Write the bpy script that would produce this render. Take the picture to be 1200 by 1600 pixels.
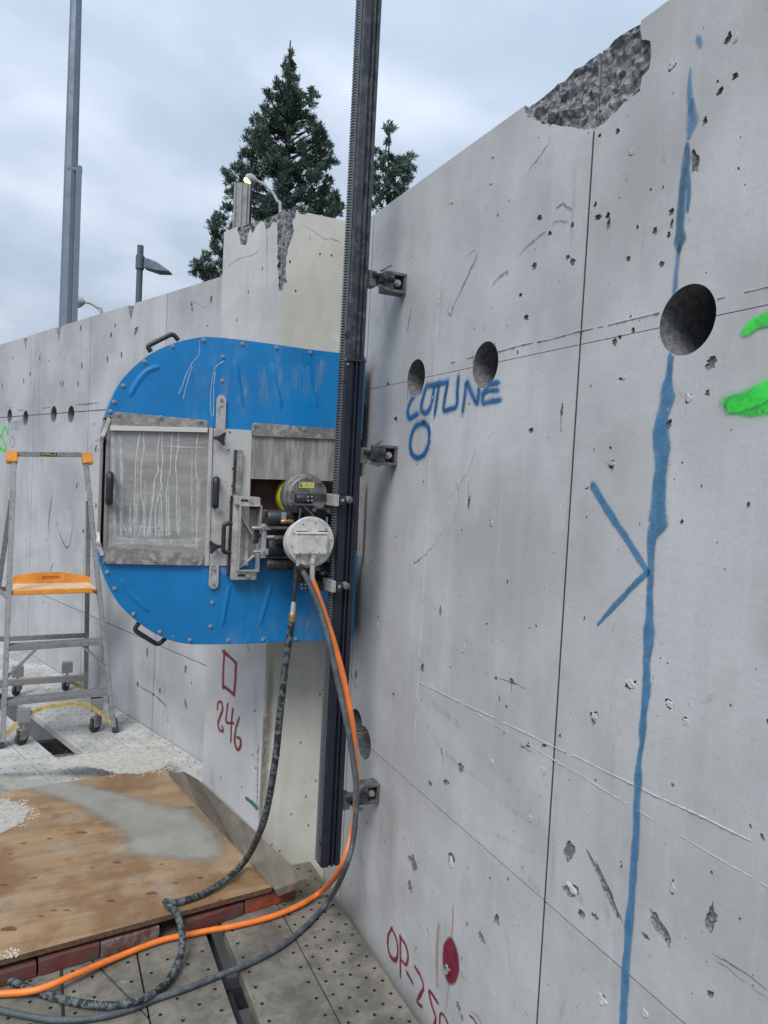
import bpy, bmesh, math, random
from math import sin, cos, pi, radians, sqrt, atan2
from mathutils import Vector, Matrix, noise
from mathutils.geometry import delaunay_2d_cdt

for o in list(bpy.data.objects): bpy.data.objects.remove(o)
S = bpy.context.scene
COL = S.collection
random.seed(7)

# ------------------------------------------------------------------ camera
CAM = Vector((0, 0, 1.6))
YAW, PITCH, ROLL, F = 0.44412, 0.048703, 0.051453, 1132.5
fw = Vector((sin(YAW)*cos(PITCH), cos(YAW)*cos(PITCH), -sin(PITCH)))
r0 = Vector((cos(YAW), -sin(YAW), 0)); u0 = r0.cross(fw)
rt = r0*cos(ROLL) + u0*sin(ROLL); up = u0*cos(ROLL) - r0*sin(ROLL)
cd = bpy.data.cameras.new('camera'); cam = bpy.data.objects.new('camera', cd); COL.objects.link(cam)
m = Matrix((rt, up, -fw)).transposed().to_4x4(); m.translation = CAM
cam.matrix_world = m
cd.sensor_fit = 'VERTICAL'; cd.sensor_height = 36; cd.lens = F/1600*36
cd.clip_start = 0.02; cd.clip_end = 3000
S.camera = cam

# ------------------------------------------------------------------ world, sun, exposure
SUN_EL, SUN_AZ = radians(50), radians(226)       # azimuth measured from +Y towards +X: behind and left of the viewer
W = bpy.data.worlds.new('World'); S.world = W; W.use_nodes = True
nt = W.node_tree; nt.nodes.clear()
N = nt.nodes.new; LK = nt.links.new
out = N('ShaderNodeOutputWorld'); bg = N('ShaderNodeBackground'); LK(bg.outputs[0], out.inputs[0])
bg.inputs['Strength'].default_value = 0.1
sky = N('ShaderNodeTexSky'); sky.sky_type = 'NISHITA'; sky.sun_disc = False
sky.sun_elevation = SUN_EL; sky.sun_rotation = SUN_AZ; sky.air_density = 1.0; sky.dust_density = 2.0
tc = N('ShaderNodeTexCoord')
sep = N('ShaderNodeSeparateXYZ'); LK(tc.outputs['Generated'], sep.inputs[0])
def wm(op, a, b=None, c=None):
    n = N('ShaderNodeMath'); n.operation = op
    for i, v in enumerate((a, b, c)):
        if v is None: continue
        if isinstance(v, (int, float)): n.inputs[i].default_value = v
        else: LK(v, n.inputs[i])
    return n.outputs[0]
zc = wm('MAXIMUM', sep.outputs[2], 0.0)
den = wm('ADD', zc, 0.22)
cx = wm('DIVIDE', sep.outputs[0], den); cy = wm('DIVIDE', sep.outputs[1], den)
cv = N('ShaderNodeCombineXYZ'); LK(cx, cv.inputs[0]); LK(cy, cv.inputs[1])
n1 = N('ShaderNodeTexNoise'); n1.inputs['Scale'].default_value = 0.75; n1.inputs['Detail'].default_value = 4; n1.inputs['Roughness'].default_value = .45; n1.inputs['Distortion'].default_value = .6
n2 = N('ShaderNodeTexNoise'); n2.inputs['Scale'].default_value = 2.6; n2.inputs['Detail'].default_value = 5; n2.inputs['Roughness'].default_value = .5
LK(cv.outputs[0], n1.inputs['Vector']); LK(cv.outputs[0], n2.inputs['Vector'])
cl = wm('ADD', wm('MULTIPLY', n1.outputs[0], .72), wm('MULTIPLY', n2.outputs[0], .28))
ramp = N('ShaderNodeValToRGB'); LK(cl, ramp.inputs[0])
e = ramp.color_ramp.elements
e[0].position = .37; e[0].color = (3.1, 4.0, 5.0, 1)
e[1].position = .63; e[1].color = (7.2, 7.7, 9.0, 1)
x = e.new(.50); x.color = (4.5, 5.35, 6.5, 1)
gain = wm('ADD', .80, wm('MULTIPLY', zc, .80))
mul = N('ShaderNodeVectorMath'); mul.operation = 'SCALE'; LK(ramp.outputs[0], mul.inputs[0]); LK(gain, mul.inputs['Scale'])
mx = N('ShaderNodeMix'); mx.data_type = 'RGBA'; mx.inputs['Factor'].default_value = .93
LK(sky.outputs[0], mx.inputs[6]); LK(mul.outputs[0], mx.inputs[7]); LK(mx.outputs[2], bg.inputs['Color'])
sl = bpy.data.lights.new('sun', 'SUN'); sl.energy = 2.3; sl.angle = radians(28); sl.color = (1, .97, .93)
sun = bpy.data.objects.new('sun', sl); COL.objects.link(sun)
sdir = Vector((sin(SUN_AZ)*cos(SUN_EL), cos(SUN_AZ)*cos(SUN_EL), sin(SUN_EL)))
sun.rotation_euler = sdir.to_track_quat('Z', 'Y').to_euler()
S.view_settings.view_transform = 'Standard'; S.view_settings.look = 'None'
S.view_settings.gamma = 1; S.view_settings.use_curve_mapping = False
S.view_settings.exposure = 0.25

# ------------------------------------------------------------------ geometry helpers
def ray(px, py): return (rt*(px-600) - up*(py-800) + fw*F)
def hit(px, py, P, n):
    d = ray(px, py); return CAM + d*(((Vector(P)-CAM).dot(n))/d.dot(n))
def onx(px, py, X): return hit(px, py, (X, 0, 0), Vector((1, 0, 0)))
def ony(px, py, Y): return hit(px, py, (0, Y, 0), Vector((0, 1, 0)))
def onz(px, py, Z): return hit(px, py, (0, 0, Z), Vector((0, 0, 1)))
def far(px, py, depth): return CAM + ray(px, py)*(depth/F)

def root_of(name, loc, label=None, cat=None, group=None, kind=None):
    o = bpy.data.objects.new(name, None); COL.objects.link(o); o.location = loc
    o.empty_display_size = .1
    tag(o, label, cat, group, kind); o['wl'] = 0; ORG[o.name] = Vector(loc); return o
ORG = {}
def tag(o, label=None, cat=None, group=None, kind=None):
    for k, v in (('label', label), ('category', cat), ('group', group), ('kind', kind)):
        if v: o[k] = v
def org(o): return ORG.get(o.name, Vector((0, 0, 0))) if o else Vector((0, 0, 0))

class MB:
    """collects shapes given in world metres; build() links them as one object"""
    def __init__(s): s.v = []; s.f = []; s.uv = None; s.mi = []
    def add(s, vs, fs, mi=0):
        b = len(s.v); s.v += [tuple(v) for v in vs]; s.f += [tuple(i+b for i in f) for f in fs]; s.mi += [mi]*len(fs); return s
    def box(s, x0, x1, y0, y1, z0, z1):
        return s.add([(x0,y0,z0),(x1,y0,z0),(x1,y1,z0),(x0,y1,z0),(x0,y0,z1),(x1,y0,z1),(x1,y1,z1),(x0,y1,z1)],
                     [(0,3,2,1),(4,5,6,7),(0,1,5,4),(1,2,6,5),(2,3,7,6),(3,0,4,7)])
    def beam(s, a, b, w, h, upv=(0,0,1)):
        a = Vector(a); b = Vector(b); d = (b-a).normalized(); u = Vector(upv)
        x = d.cross(u).normalized()*(w/2); y = x.cross(d).normalized()*(h/2)
        vs = [a-x-y, a+x-y, a+x+y, a-x+y, b-x-y, b+x-y, b+x+y, b-x+y]
        return s.add(vs, [(3,2,1,0),(4,5,6,7),(0,1,5,4),(1,2,6,5),(2,3,7,6),(3,0,4,7)])
    def cyl(s, a, b, r, r2=None, n=20, cap=True):
        return s.lathe(a, b, [(0, r), (1, r if r2 is None else r2)], n, cap)
    def lathe(s, a, b, prof, n=24, cap=True):
        a = Vector(a); b = Vector(b); d = b-a; q = d.normalized().to_track_quat('Z', 'Y')
        vs = []
        for t, r in prof:
            for i in range(n):
                an = 2*pi*i/n; vs.append(a + d*t + q @ Vector((cos(an)*r, sin(an)*r, 0)))
        fs = [(j*n+i, j*n+(i+1)%n, (j+1)*n+(i+1)%n, (j+1)*n+i) for j in range(len(prof)-1) for i in range(n)]
        if cap: fs += [tuple(range(n-1, -1, -1)), tuple(range((len(prof)-1)*n, len(prof)*n))]
        return s.add(vs, fs)
    def tube(s, pts, r, n=10, cap=True, rf=None):
        pts = [Vector(p) for p in pts]; vs = []; L = len(pts)
        t0 = (pts[1]-pts[0]).normalized(); nr = t0.orthogonal().normalized()
        for i, p in enumerate(pts):
            t = (pts[min(i+1, L-1)]-pts[max(i-1, 0)]).normalized()
            nr = (nr - t*nr.dot(t)).normalized(); bn = t.cross(nr)
            rr = rf(i/(L-1)) if rf else r
            for k in range(n):
                an = 2*pi*k/n; vs.append(p + nr*cos(an)*rr + bn*sin(an)*rr)
        fs = [(j*n+i, j*n+(i+1)%n, (j+1)*n+(i+1)%n, (j+1)*n+i) for j in range(L-1) for i in range(n)]
        if cap: fs += [tuple(range(n-1, -1, -1)), tuple(range((L-1)*n, L*n))]
        return s.add(vs, fs)
    def prism(s, poly, vec):
        """poly: world points of a planar outline, extruded by vec"""
        n = len(poly); v = Vector(vec); P = [Vector(p) for p in poly]
        return s.add(P+[p+v for p in P], [tuple(range(n)), tuple(range(2*n-1, n-1, -1))] + [(i, (i+1)%n, (i+1)%n+n, i+n) for i in range(n)])
    def build(s, name, mat, parent=None, bevel=0, smooth=False, label=None, loc=None, kind=None, seg=2, **kw):
        me = bpy.data.meshes.new(name)
        L = Vector(loc) if loc is not None else org(parent)
        me.from_pydata([tuple(Vector(v)-L) for v in s.v], [], s.f)
        for q in (mat if isinstance(mat, (list, tuple)) else [mat]): me.materials.append(q)
        if any(s.mi): me.polygons.foreach_set('material_index', s.mi)
        if s.uv:
            uvl = me.uv_layers.new(name='UVMap')
            for lp in me.loops: uvl.data[lp.index].uv = s.uv[lp.vertex_index]
        bm = bmesh.new(); bm.from_mesh(me)
        bmesh.ops.recalc_face_normals(bm, faces=bm.faces) if kw.get('recalc', True) and not s.uv else None
        if bevel:
            es = [ed for ed in bm.edges if len(ed.link_faces) == 2 and ed.calc_face_angle(0) > .6]
            bmesh.ops.bevel(bm, geom=es, offset=bevel, segments=seg, affect='EDGES', profile=.6, clamp_overlap=True)
        bm.to_mesh(me); bm.free()
        if smooth:
            for p in me.polygons: p.use_smooth = True
            me.set_sharp_from_angle(angle=radians(38))
        o = bpy.data.objects.new(name, me); COL.objects.link(o)
        if parent: o.parent = parent; ORG[o.name] = L
        else: o.location = L
        tag(o, label, None, None, kind); ORG[o.name] = L
        return o

def smoothpts(pts, k=6):
    """Catmull-Rom through tuples of any length"""
    P = [tuple(p) for p in pts]; P = [P[0]] + P + [P[-1]]; outp = []
    for i in range(1, len(P)-2):
        for j in range(k):
            t = j/k
            outp.append(tuple(.5*((2*b)+(c-a)*t+(2*a-5*b+4*c-d)*t*t+(3*b-a-3*c+d)*t*t*t) for a, b, c, d in zip(P[i-1], P[i], P[i+1], P[i+2])))
    outp.append(P[-2]); return outp

class Frame:
    """a flat face of the place: origin, two axes in the face, outward normal"""
    def __init__(s, o, u, v, n): s.o, s.u, s.v, s.n = Vector(o), Vector(u), Vector(v), Vector(n)
    def p(s, a, b, d=0): return s.o + s.u*a + s.v*b - s.n*d        # d: depth into the body
    def px(s, x, y):
        P = hit(x, y, s.o, s.n) - s.o; return (P.dot(s.u), P.dot(s.v))

def slab(name, outline, holes, fr, mats, thick, parent, extra=(), **kw):
    """a panel with real openings, pits and broken places.
    holes: (polygon, depth or None for right through, shrink, noise)"""
    def ccw(q):
        q = [tuple(p) for p in q]
        return q if sum(a[0]*b[1]-b[0]*a[1] for a, b in zip(q, q[1:]+q[:1])) > 0 else q[::-1]
    outline = ccw(outline); holes = [(ccw(h[0]),)+tuple(h[1:]) for h in holes]
    vs = [Vector(p) for p in outline]; faces = [list(range(len(vs)))]
    for h in holes:
        b = len(vs); vs += [Vector(p) for p in h[0]]; faces.append(list(range(b, len(vs))))
    vs += [Vector(p) for p in extra]
    V, E, Fc, ov, oe, of = delaunay_2d_cdt(vs, [], faces, 0, 1e-6)
    nf = len(V)
    lev = []
    for f, o in zip(Fc, of):
        if 0 not in o: lev.append(-1); continue
        hs = [k for k in o if k > 0]
        lev.append(0 if not hs else min(hs))
    cen = [sum((Vector(q) for q in h[0]), Vector((0, 0)))/len(h[0]) for h in holes]
    MBo = MB(); cache = {}
    bottom = len(holes)+1
    def vid(i, L):
        key = (i, L)
        if key in cache: return cache[key]
        p = V[i]
        if L == 0: P = fr.p(p.x, p.y, 0)
        elif L == bottom: P = fr.p(p.x, p.y, thick)
        else:
            h = holes[L-1]; q = p.lerp(cen[L-1], h[2])
            dd = h[1]
            if h[3]: dd = max(.0008, dd*(1 + h[3]*(noise.noise(Vector((p.x*h[4], p.y*h[4], L*3.7))) + .6*noise.noise(Vector((p.x*h[4]*2.7, p.y*h[4]*2.7, L*1.7))))))
            P = fr.p(q.x, q.y, dd)
        cache[key] = len(MBo.v); MBo.v.append(tuple(P)); return cache[key]
    def L_of(k):
        l = lev[k] if k is not None else -1
        if l == -1: return bottom
        if l > 0 and holes[l-1][1] is None: return bottom
        return l
    ed = {}
    for k, f in enumerate(Fc):
        L = L_of(k)
        if lev[k] == -1 or L == bottom:
            pass
        else:
            MBo.f.append(tuple(vid(i, L) for i in f)); MBo.mi.append(1 if L else 0)
        for a, b in zip(f, f[1:]+f[:1]):
            ed.setdefault((min(a, b), max(a, b)), []).append(k)
    for (a, b), ks in ed.items():
        L1 = L_of(ks[0]); L2 = L_of(ks[1]) if len(ks) > 1 else bottom
        if L1 == L2: continue
        through = bottom in (L1, L2) and 0 in (L1, L2) and not any(lev[k] > 0 for k in ks)
        MBo.f.append((vid(a, L1), vid(b, L1), vid(b, L2), vid(a, L2))); MBo.mi.append(0 if through else 1)
    # back face
    P = [Vector(p) for p in outline]
    if kw.pop('back', True):
        b = len(MBo.v); MBo.v += [tuple(fr.p(p.x, p.y, thick)) for p in P]; MBo.f.append(tuple(range(b, b+len(P)))); MBo.mi.append(0)
    return MBo.build(name, mats, parent, **kw)

def blob(cx, cy, rx, ry, rot=0, n=14, jag=.25, seed=0):
    o = []; n = max(n, 10) if jag < .6 else n
    for i in range(n):
        a = 2*pi*i/n; k = 1 + .75*jag*noise.noise(Vector((cos(a)*1.6+seed*5.1, sin(a)*1.6, seed*2.3))) * 1.6
        x, y = cos(a)*rx*k, sin(a)*ry*k
        o.append((cx + x*cos(rot)-y*sin(rot), cy + x*sin(rot)+y*cos(rot)))
    return o
def circ(cx, cy, r, n=48): return [(cx+cos(2*pi*i/n)*r, cy+sin(2*pi*i/n)*r) for i in range(n)]

def clip(poly, a, b, c):
    """keep the part of a polygon with a*x+b*y >= c"""
    o = []
    for p, q in zip(poly, poly[1:]+poly[:1]):
        dp = a*p[0]+b*p[1]-c; dq = a*q[0]+b*q[1]-c
        if dp >= 0: o.append(p)
        if dp*dq < 0: t = dp/(dp-dq); o.append((p[0]+(q[0]-p[0])*t, p[1]+(q[1]-p[1])*t))
    return o

LIFT = [0]
def stroke(name, fr, pts, mat, parent, lift=.0012, holes=(), sm=5, nw=6, label=None, px=True, step=.006, ends=True, split=False, mist=None):
    """sprayed or brushed mark lying on a face; pts = (x, y, width) on that face; clipped at openings"""
    if mist:
        src = pts if isinstance(pts[0][0], (tuple, list)) else [pts]
        stroke('overspray', fr, [[(a, b, c*mist[1]) for a, b, c in ln] for ln in src], mist[0], parent, .0006, holes, sm, 8, None, px, step*1.5, ends)
    if split:
        for ln in pts: stroke(name, fr, [ln], mat, parent, lift, holes, sm, nw, label, px, step, ends)
        return
    mb = MB(); mb.uv = []
    lines = pts if isinstance(pts[0][0], (tuple, list)) else [pts]
    for ln in lines:
        LIFT[0] = (LIFT[0]+1) % 6; lf = lift + LIFT[0]*.0002
        Q = []
        for (x, y, w) in smoothpts(ln, sm) if len(ln) > 1 else ln:
            if px:
                a = fr.px(x, y); dist = (fr.p(*a)-CAM).dot(fw); Q.append((a[0], a[1], w*dist/F))
            else: Q.append((x, y, w))
        # resample
        R = [Q[0]]
        for q in Q[1:]:
            d = math.hypot(q[0]-R[-1][0], q[1]-R[-1][1])
            k = max(1, int(d/step))
            p0 = R[-1]
            R += [tuple(p0[i]+(q[i]-p0[i])*j/k for i in range(3)) for j in range(1, k+1)]
        isj = mat is M['mark']; sd_ = len(mb.v)*.37 + R[0][0]*13
        R = [(a + (.0045 if isj else .0012)*noise.noise(Vector((a*70, b*70, sd_))), b + (.0045 if isj else .0012)*noise.noise(Vector((a*70, b*70, sd_+5))),
              w*(1 + (.9 if isj else .22)*noise.noise(Vector((a*(60 if isj else 28), b*(60 if isj else 28), sd_+9))))) for a, b, w in R]
        if ends:     # round ends
            def cap_(a, b):
                d = Vector((a[0]-b[0], a[1]-b[1])); d = d.normalized() if d.length > 1e-9 else Vector((1, 0))
                return (a[0]+d.x*a[2]*.45, a[1]+d.y*a[2]*.45, a[2]*.5)
            R = [cap_(R[0], R[1])] + R + [cap_(R[-1], R[-2])]
        b0 = len(mb.v)
        for i, (a, b, w) in enumerate(R):
            pa = R[max(i-1, 0)]; pb = R[min(i+1, len(R)-1)]
            d = Vector((pb[0]-pa[0], pb[1]-pa[1])); d = d.normalized() if d.length > 1e-9 else Vector((1, 0))
            nx, ny = -d.y, d.x
            for k in range(nw+1):
                t = k/nw*2-1
                mb.v.append(tuple(fr.p(a+nx*t*w/2, b+ny*t*w/2, -lf))); mb.uv.append((t, i/(len(R)-1)))
            if i:
                r = b0+(i-1)*(nw+1)
                for k in range(nw):
                    f = (r+k, r+k+1, r+nw+2+k, r+nw+1+k)
                    c = sum((Vector(mb.v[q]) for q in f), Vector())/4 - fr.o
                    if any(math.hypot(c.dot(fr.u)-h[0], c.dot(fr.v)-h[1]) < h[2] for h in holes): continue
                    mb.f.append(f); mb.mi.append(0)
    if mb.f: return mb.build(name, mat, parent, label=label)

# ------------------------------------------------------------------ materials
class NT:
    def __init__(s, name):
        s.m = bpy.data.materials.new(name); s.m.use_nodes = True; s.t = s.m.node_tree
        s.b = s.t.nodes['Principled BSDF']; s.out = s.t.nodes['Material Output']; s._co = None
    def n(s, t, **k):
        x = s.t.nodes.new(t)
        for a, v in k.items(): setattr(x, a, v)
        return x
    def l(s, a, b): s.t.links.new(a, b)
    def set(s, inp, v):
        if hasattr(v, 'default_value') or hasattr(v, 'is_linked') and not isinstance(v, (int, float, tuple)): s.l(v, inp)
        else: inp.default_value = v
    def co(s, scale=(1, 1, 1), off=(0, 0, 0)):
        if not s._co: s._co = s.n('ShaderNodeTexCoord').outputs['Object']
        mp = s.n('ShaderNodeMapping'); s.l(s._co, mp.inputs[0]); mp.inputs['Scale'].default_value = scale; mp.inputs['Location'].default_value = off
        return mp.outputs[0]
    def noise(s, sc, det=4, rough=.55, v=None, dist=0, off=(0, 0, 0), stretch=(1, 1, 1)):
        x = s.n('ShaderNodeTexNoise'); x.inputs['Scale'].default_value = sc; x.inputs['Detail'].default_value = det
        x.inputs['Roughness'].default_value = rough; x.inputs['Distortion'].default_value = dist
        s.l(v if v is not None else s.co(stretch, off), x.inputs['Vector']); return x.outputs[0]
    def voro(s, sc, feat='F1', stretch=(1, 1, 1), rnd=1):
        x = s.n('ShaderNodeTexVoronoi', feature=feat); x.inputs['Scale'].default_value = sc; x.inputs['Randomness'].default_value = rnd
        s.l(s.co(stretch), x.inputs['Vector']); return x.outputs['Distance']
    def ramp(s, v, a, b, ca=0., cb=1.):
        x = s.n('ShaderNodeMapRange'); x.interpolation_type = 'SMOOTHSTEP'
        s.l(v, x.inputs[0])
        for i, q in enumerate((a, b, ca, cb)): x.inputs[i+1].default_value = q
        return x.outputs[0]
    def math(s, op, a, b=0.):
        x = s.n('ShaderNodeMath', operation=op); s.set(x.inputs[0], a); s.set(x.inputs[1], b); return x.outputs[0]
    def mix(s, f, a, b, blend='MIX'):
        x = s.n('ShaderNodeMix', data_type='RGBA', blend_type=blend); s.set(x.inputs[0], f)
        for i, q in ((6, a), (7, b)):
            if isinstance(q, tuple): x.inputs[i].default_value = q if len(q) == 4 else q+(1,)
            else: s.l(q, x.inputs[i])
        return x.outputs[2]
    def bump(s, h, dist=.002, st=1., prev=None):
        x = s.n('ShaderNodeBump'); x.inputs['Distance'].default_value = dist; x.inputs['Strength'].default_value = st
        s.l(h, x.inputs['Height'])
        if prev is not None: s.l(prev, x.inputs['Normal'])
        return x.outputs[0]
    def done(s, col, rough=.8, metal=0., nrm=None, spec=.5, alpha=None):
        s.set(s.b.inputs['Base Color'], col if not (isinstance(col, tuple) and len(col) == 3) else col+(1,))
        s.set(s.b.inputs['Roughness'], rough); s.set(s.b.inputs['Metallic'], metal); s.b.inputs['Specular IOR Level'].default_value = spec
        if nrm is not None: s.l(nrm, s.b.inputs['Normal'])
        if alpha is not None: s.set(s.b.inputs['Alpha'], alpha)
        return s.m

def concrete(name, c, warm=None, spots=1., streak=1., rough=.85, grime=0.):
    t = NT(name); d = tuple(q*.80 for q in c); l = tuple(min(.9, q*1.13) for q in c)
    col = t.mix(t.ramp(t.noise(1.7, 6, .6), .34, .66), d, l)
    oi = t.n('ShaderNodeObjectInfo').outputs['Random']
    tone = t.n('ShaderNodeMapRange'); t.l(oi, tone.inputs[0]); tone.inputs[3].default_value = .93; tone.inputs[4].default_value = 1.05
    vs_ = t.n('ShaderNodeVectorMath', operation='SCALE'); t.l(col, vs_.inputs[0]); t.l(tone.outputs[0], vs_.inputs['Scale']); col = vs_.outputs[0]
    blot = t.noise(4.2, 7, .68, off=(11, 2, 5), dist=.4)
    col = t.mix(t.math('MULTIPLY', t.ramp(blot, .50, .66), .15), col, (c[0]*.66, c[1]*.65, c[2]*.61))
    damp = t.math('MULTIPLY', t.ramp(t.noise(3.1, 5, .6, stretch=(1, 1, .14), off=(2, 8, 0)), .56, .68), .22)
    col = t.mix(damp, col, (c[0]*.58, c[1]*.57, c[2]*.53))
    # faint vertical form and run marks
    st = t.noise(9, 5, .62, stretch=(1, 1, .09))
    col = t.mix(t.math('MULTIPLY', t.ramp(st, .5, .78), .30*streak), col, tuple(q*.62 for q in c))
    st2 = t.noise(24, 3, .6, stretch=(1, 1, .035), off=(3, 1, 0))
    col = t.mix(t.math('MULTIPLY', t.ramp(st2, .55, .75), .22*streak), col, tuple(min(.9, q*1.3) for q in c))
    if warm:
        col = t.mix(t.math('MULTIPLY', t.ramp(t.noise(2.3, 4, .6, off=(5, 2, 1)), .45, .7), .5), col, warm)
    fine = t.noise(140, 3, .7)
    col = t.mix(t.math('MULTIPLY', t.ramp(fine, .35, .7), .28), col, tuple(q*.74 for q in c))
    med = t.noise(22, 6, .72, off=(2, 7, 4))
    col = t.mix(t.math('MULTIPLY', t.ramp(med, .58, .74), .22*spots), col, tuple(q*.6 for q in c))
    col = t.mix(t.math('MULTIPLY', t.ramp(t.noise(13, 4, .66, off=(8, 3, 9)), .62, .76), .2*spots), col, tuple(min(.92, q*1.35) for q in c))
    # small air-void specks
    sp = t.ramp(t.voro(34), .035, .075, 1, 0)
    msk = t.ramp(t.noise(6, 3, .6, off=(1, 5, 6)), .5, .62)
    sp = t.math('MULTIPLY', sp, msk)
    col = t.mix(t.math('MULTIPLY', sp, .75*spots), col, tuple(q*.25 for q in c))
    sc1 = t.math('MULTIPLY', t.ramp(t.noise(38, 6, .8, off=(1, 9, 2), dist=.6), .60, .66), t.ramp(t.noise(3.2, 4, .6, off=(6, 1, 1)), .50, .60))
    col = t.mix(t.math('MULTIPLY', sc1, .6*spots), col, tuple(q*.42 for q in c))
    hz = t.noise(120, 2, .5, stretch=(.02, .02, 1))
    col = t.mix(t.math('MULTIPLY', t.ramp(hz, .5, .7), .10), col, tuple(q*.7 for q in c))
    if grime:
        g = t.ramp(t.noise(5, 6, .7, stretch=(1, 1, .35), off=(4, 4, 4)), .52-.1*grime, .78)
        col = t.mix(t.math('MULTIPLY', g, .7*grime), col, (c[0]*.38, c[1]*.34, c[2]*.25))
    h = t.math('ADD', t.math('MULTIPLY', t.noise(60, 5, .65), .5), t.math('MULTIPLY', t.noise(7, 4, .5), 1.6))
    nr = t.bump(h, .0022, .5)
    nr = t.bump(t.math('MULTIPLY', sp, -1), .003, .8, nr)
    return t.done(col, t.ramp(t.noise(5, 4, .6), .3, .7, rough-.1, rough+.08), 0, nr, .35)

M = {}
M['wall'] = concrete('wall_concrete', (.455, .461, .468))
M['wall_lower'] = concrete('wall_concrete_lower', (.425, .428, .43), grime=.35)
M['wall_far'] = concrete('far_wall_concrete', (.41, .415, .43), spots=.9)
M['pier_side'] = concrete('pier_side_concrete', (.50, .505, .505), spots=.8, grime=.25)
M['pier_front'] = concrete('pier_front_concrete', (.64, .63, .57), warm=(.55, .53, .42), spots=.7, streak=.9, grime=.45)
t = NT('exposed_aggregate')
a = t.noise(45, 6, .8); b = t.voro(60)
col = t.mix(t.ramp(a, .35, .65), (.10, .105, .115), (.30, .31, .325))
col = t.mix(t.ramp(b, .1, .55), (.38, .38, .385), col)
M['agg'] = t.done(col, .95, 0, t.bump(t.math('ADD', a, t.math('MULTIPLY', b, .6)), .008, 1.), .2)
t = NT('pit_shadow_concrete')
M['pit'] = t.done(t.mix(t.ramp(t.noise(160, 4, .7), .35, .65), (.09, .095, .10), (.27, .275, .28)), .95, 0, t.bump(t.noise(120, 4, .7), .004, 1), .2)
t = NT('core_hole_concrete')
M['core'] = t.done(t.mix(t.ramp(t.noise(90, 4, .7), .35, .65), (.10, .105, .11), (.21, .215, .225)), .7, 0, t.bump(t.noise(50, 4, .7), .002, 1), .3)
t = NT('seam_mortar')
M['seam'] = t.done(t.mix(t.ramp(t.noise(70, 4, .7), .35, .65), (.36, .37, .38), (.48, .49, .495)), .9, 0, t.bump(t.noise(90, 4, .7), .003, 1), .3)

def spray(name, c, dens=.95, soft=.35, grain=.5, rough=.6, fade=0, streak=0):
    t = NT(name); uv = t.n('ShaderNodeUVMap').outputs[0]
    sp = t.n('ShaderNodeSeparateXYZ'); t.l(uv, sp.inputs[0])
    au = t.math('ABSOLUTE', sp.outputs[0])
    wob = t.math('MULTIPLY', t.math('SUBTRACT', t.noise(55, 4, .7), .5), .55*grain)
    e_ = t.math('ADD', au, wob)
    al = t.ramp(e_, 1-soft, .98, dens, 0.)
    if fade:
        al = t.math('MULTIPLY', al, t.ramp(sp.outputs[1], 0, fade)); al = t.math('MULTIPLY', al, t.ramp(sp.outputs[1], 1-fade, 1, 1, 0))
    thin = t.ramp(t.noise(16, 5, .7), .25, .55, 1-.55*grain, 1.)
    al = t.math('MULTIPLY', al, thin)
    if streak: al = t.math('MULTIPLY', al, t.ramp(t.noise(60, 5, .7, stretch=(1, 1, .10)), .38, .66))
    pinh = t.ramp(t.noise(210, 2, .6), .30, .42, 1-.8*grain, 1.)
    al = t.math('MULTIPLY', al, pinh)
    col = t.mix(t.ramp(t.noise(30, 4, .6), .3, .7), tuple(q*.8 for q in c), tuple(min(1, q*1.2) for q in c))
    return t.done(col, rough, 0, t.bump(t.noise(60, 4, .6), .0015, .6), .4, al)
M['blue_spray'] = spray('blue_spray_paint', (.015, .125, .32), soft=.75)
M['blue_line'] = spray('blue_line_paint', (.06, .20, .37), .86, .36, .85)
M['blue_faint'] = spray('thin_blue_paint', (.07, .22, .40), .75, .9, .8)
M['mist_blue'] = spray('blue_overspray', (.02, .13, .33), .30, 1., .7)
M['mist_line'] = spray('blue_line_overspray', (.07, .20, .36), .26, 1., .9)
M['mist_green'] = spray('green_overspray', (.08, .6, .12), .34, 1., .7)
M['mist_red'] = spray('red_overspray', (.25, .03, .045), .28, 1., .7)
M['green'] = spray('green_spray_paint', (.045, .62, .07), .95, .38, .55)
M['red'] = spray('red_spray_paint', (.22, .018, .032), .93, .6, .6)
M['maroon'] = spray('dark_red_paint', (.17, .012, .035), .95, .2, .3)
M['orange_mark'] = spray('orange_mark', (.42, .22, .10), .5, .8, .8)
M['mark'] = spray('dark_scratch', (.06, .062, .065), .75, .8, 1.8, fade=.2)
M['soft_mark'] = spray('grey_smudge', (.16, .16, .165), .24, 1., 1.6, fade=.45, streak=1)
M['drip'] = spray('dried_slurry_run', (.68, .69, .68), .8, .7, 1., .9)
M['film2'] = spray('scraped_slurry_film', (.56, .57, .56), .75, 1., 1.3, .9, fade=.12)
M['film'] = spray('thin_slurry_film', (.46, .52, .58), .42, 1., 1.6, .9, fade=.45, streak=1)
M['teal'] = spray('teal_paint', (.03, .13, .15), .9, .3, .5)

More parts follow.
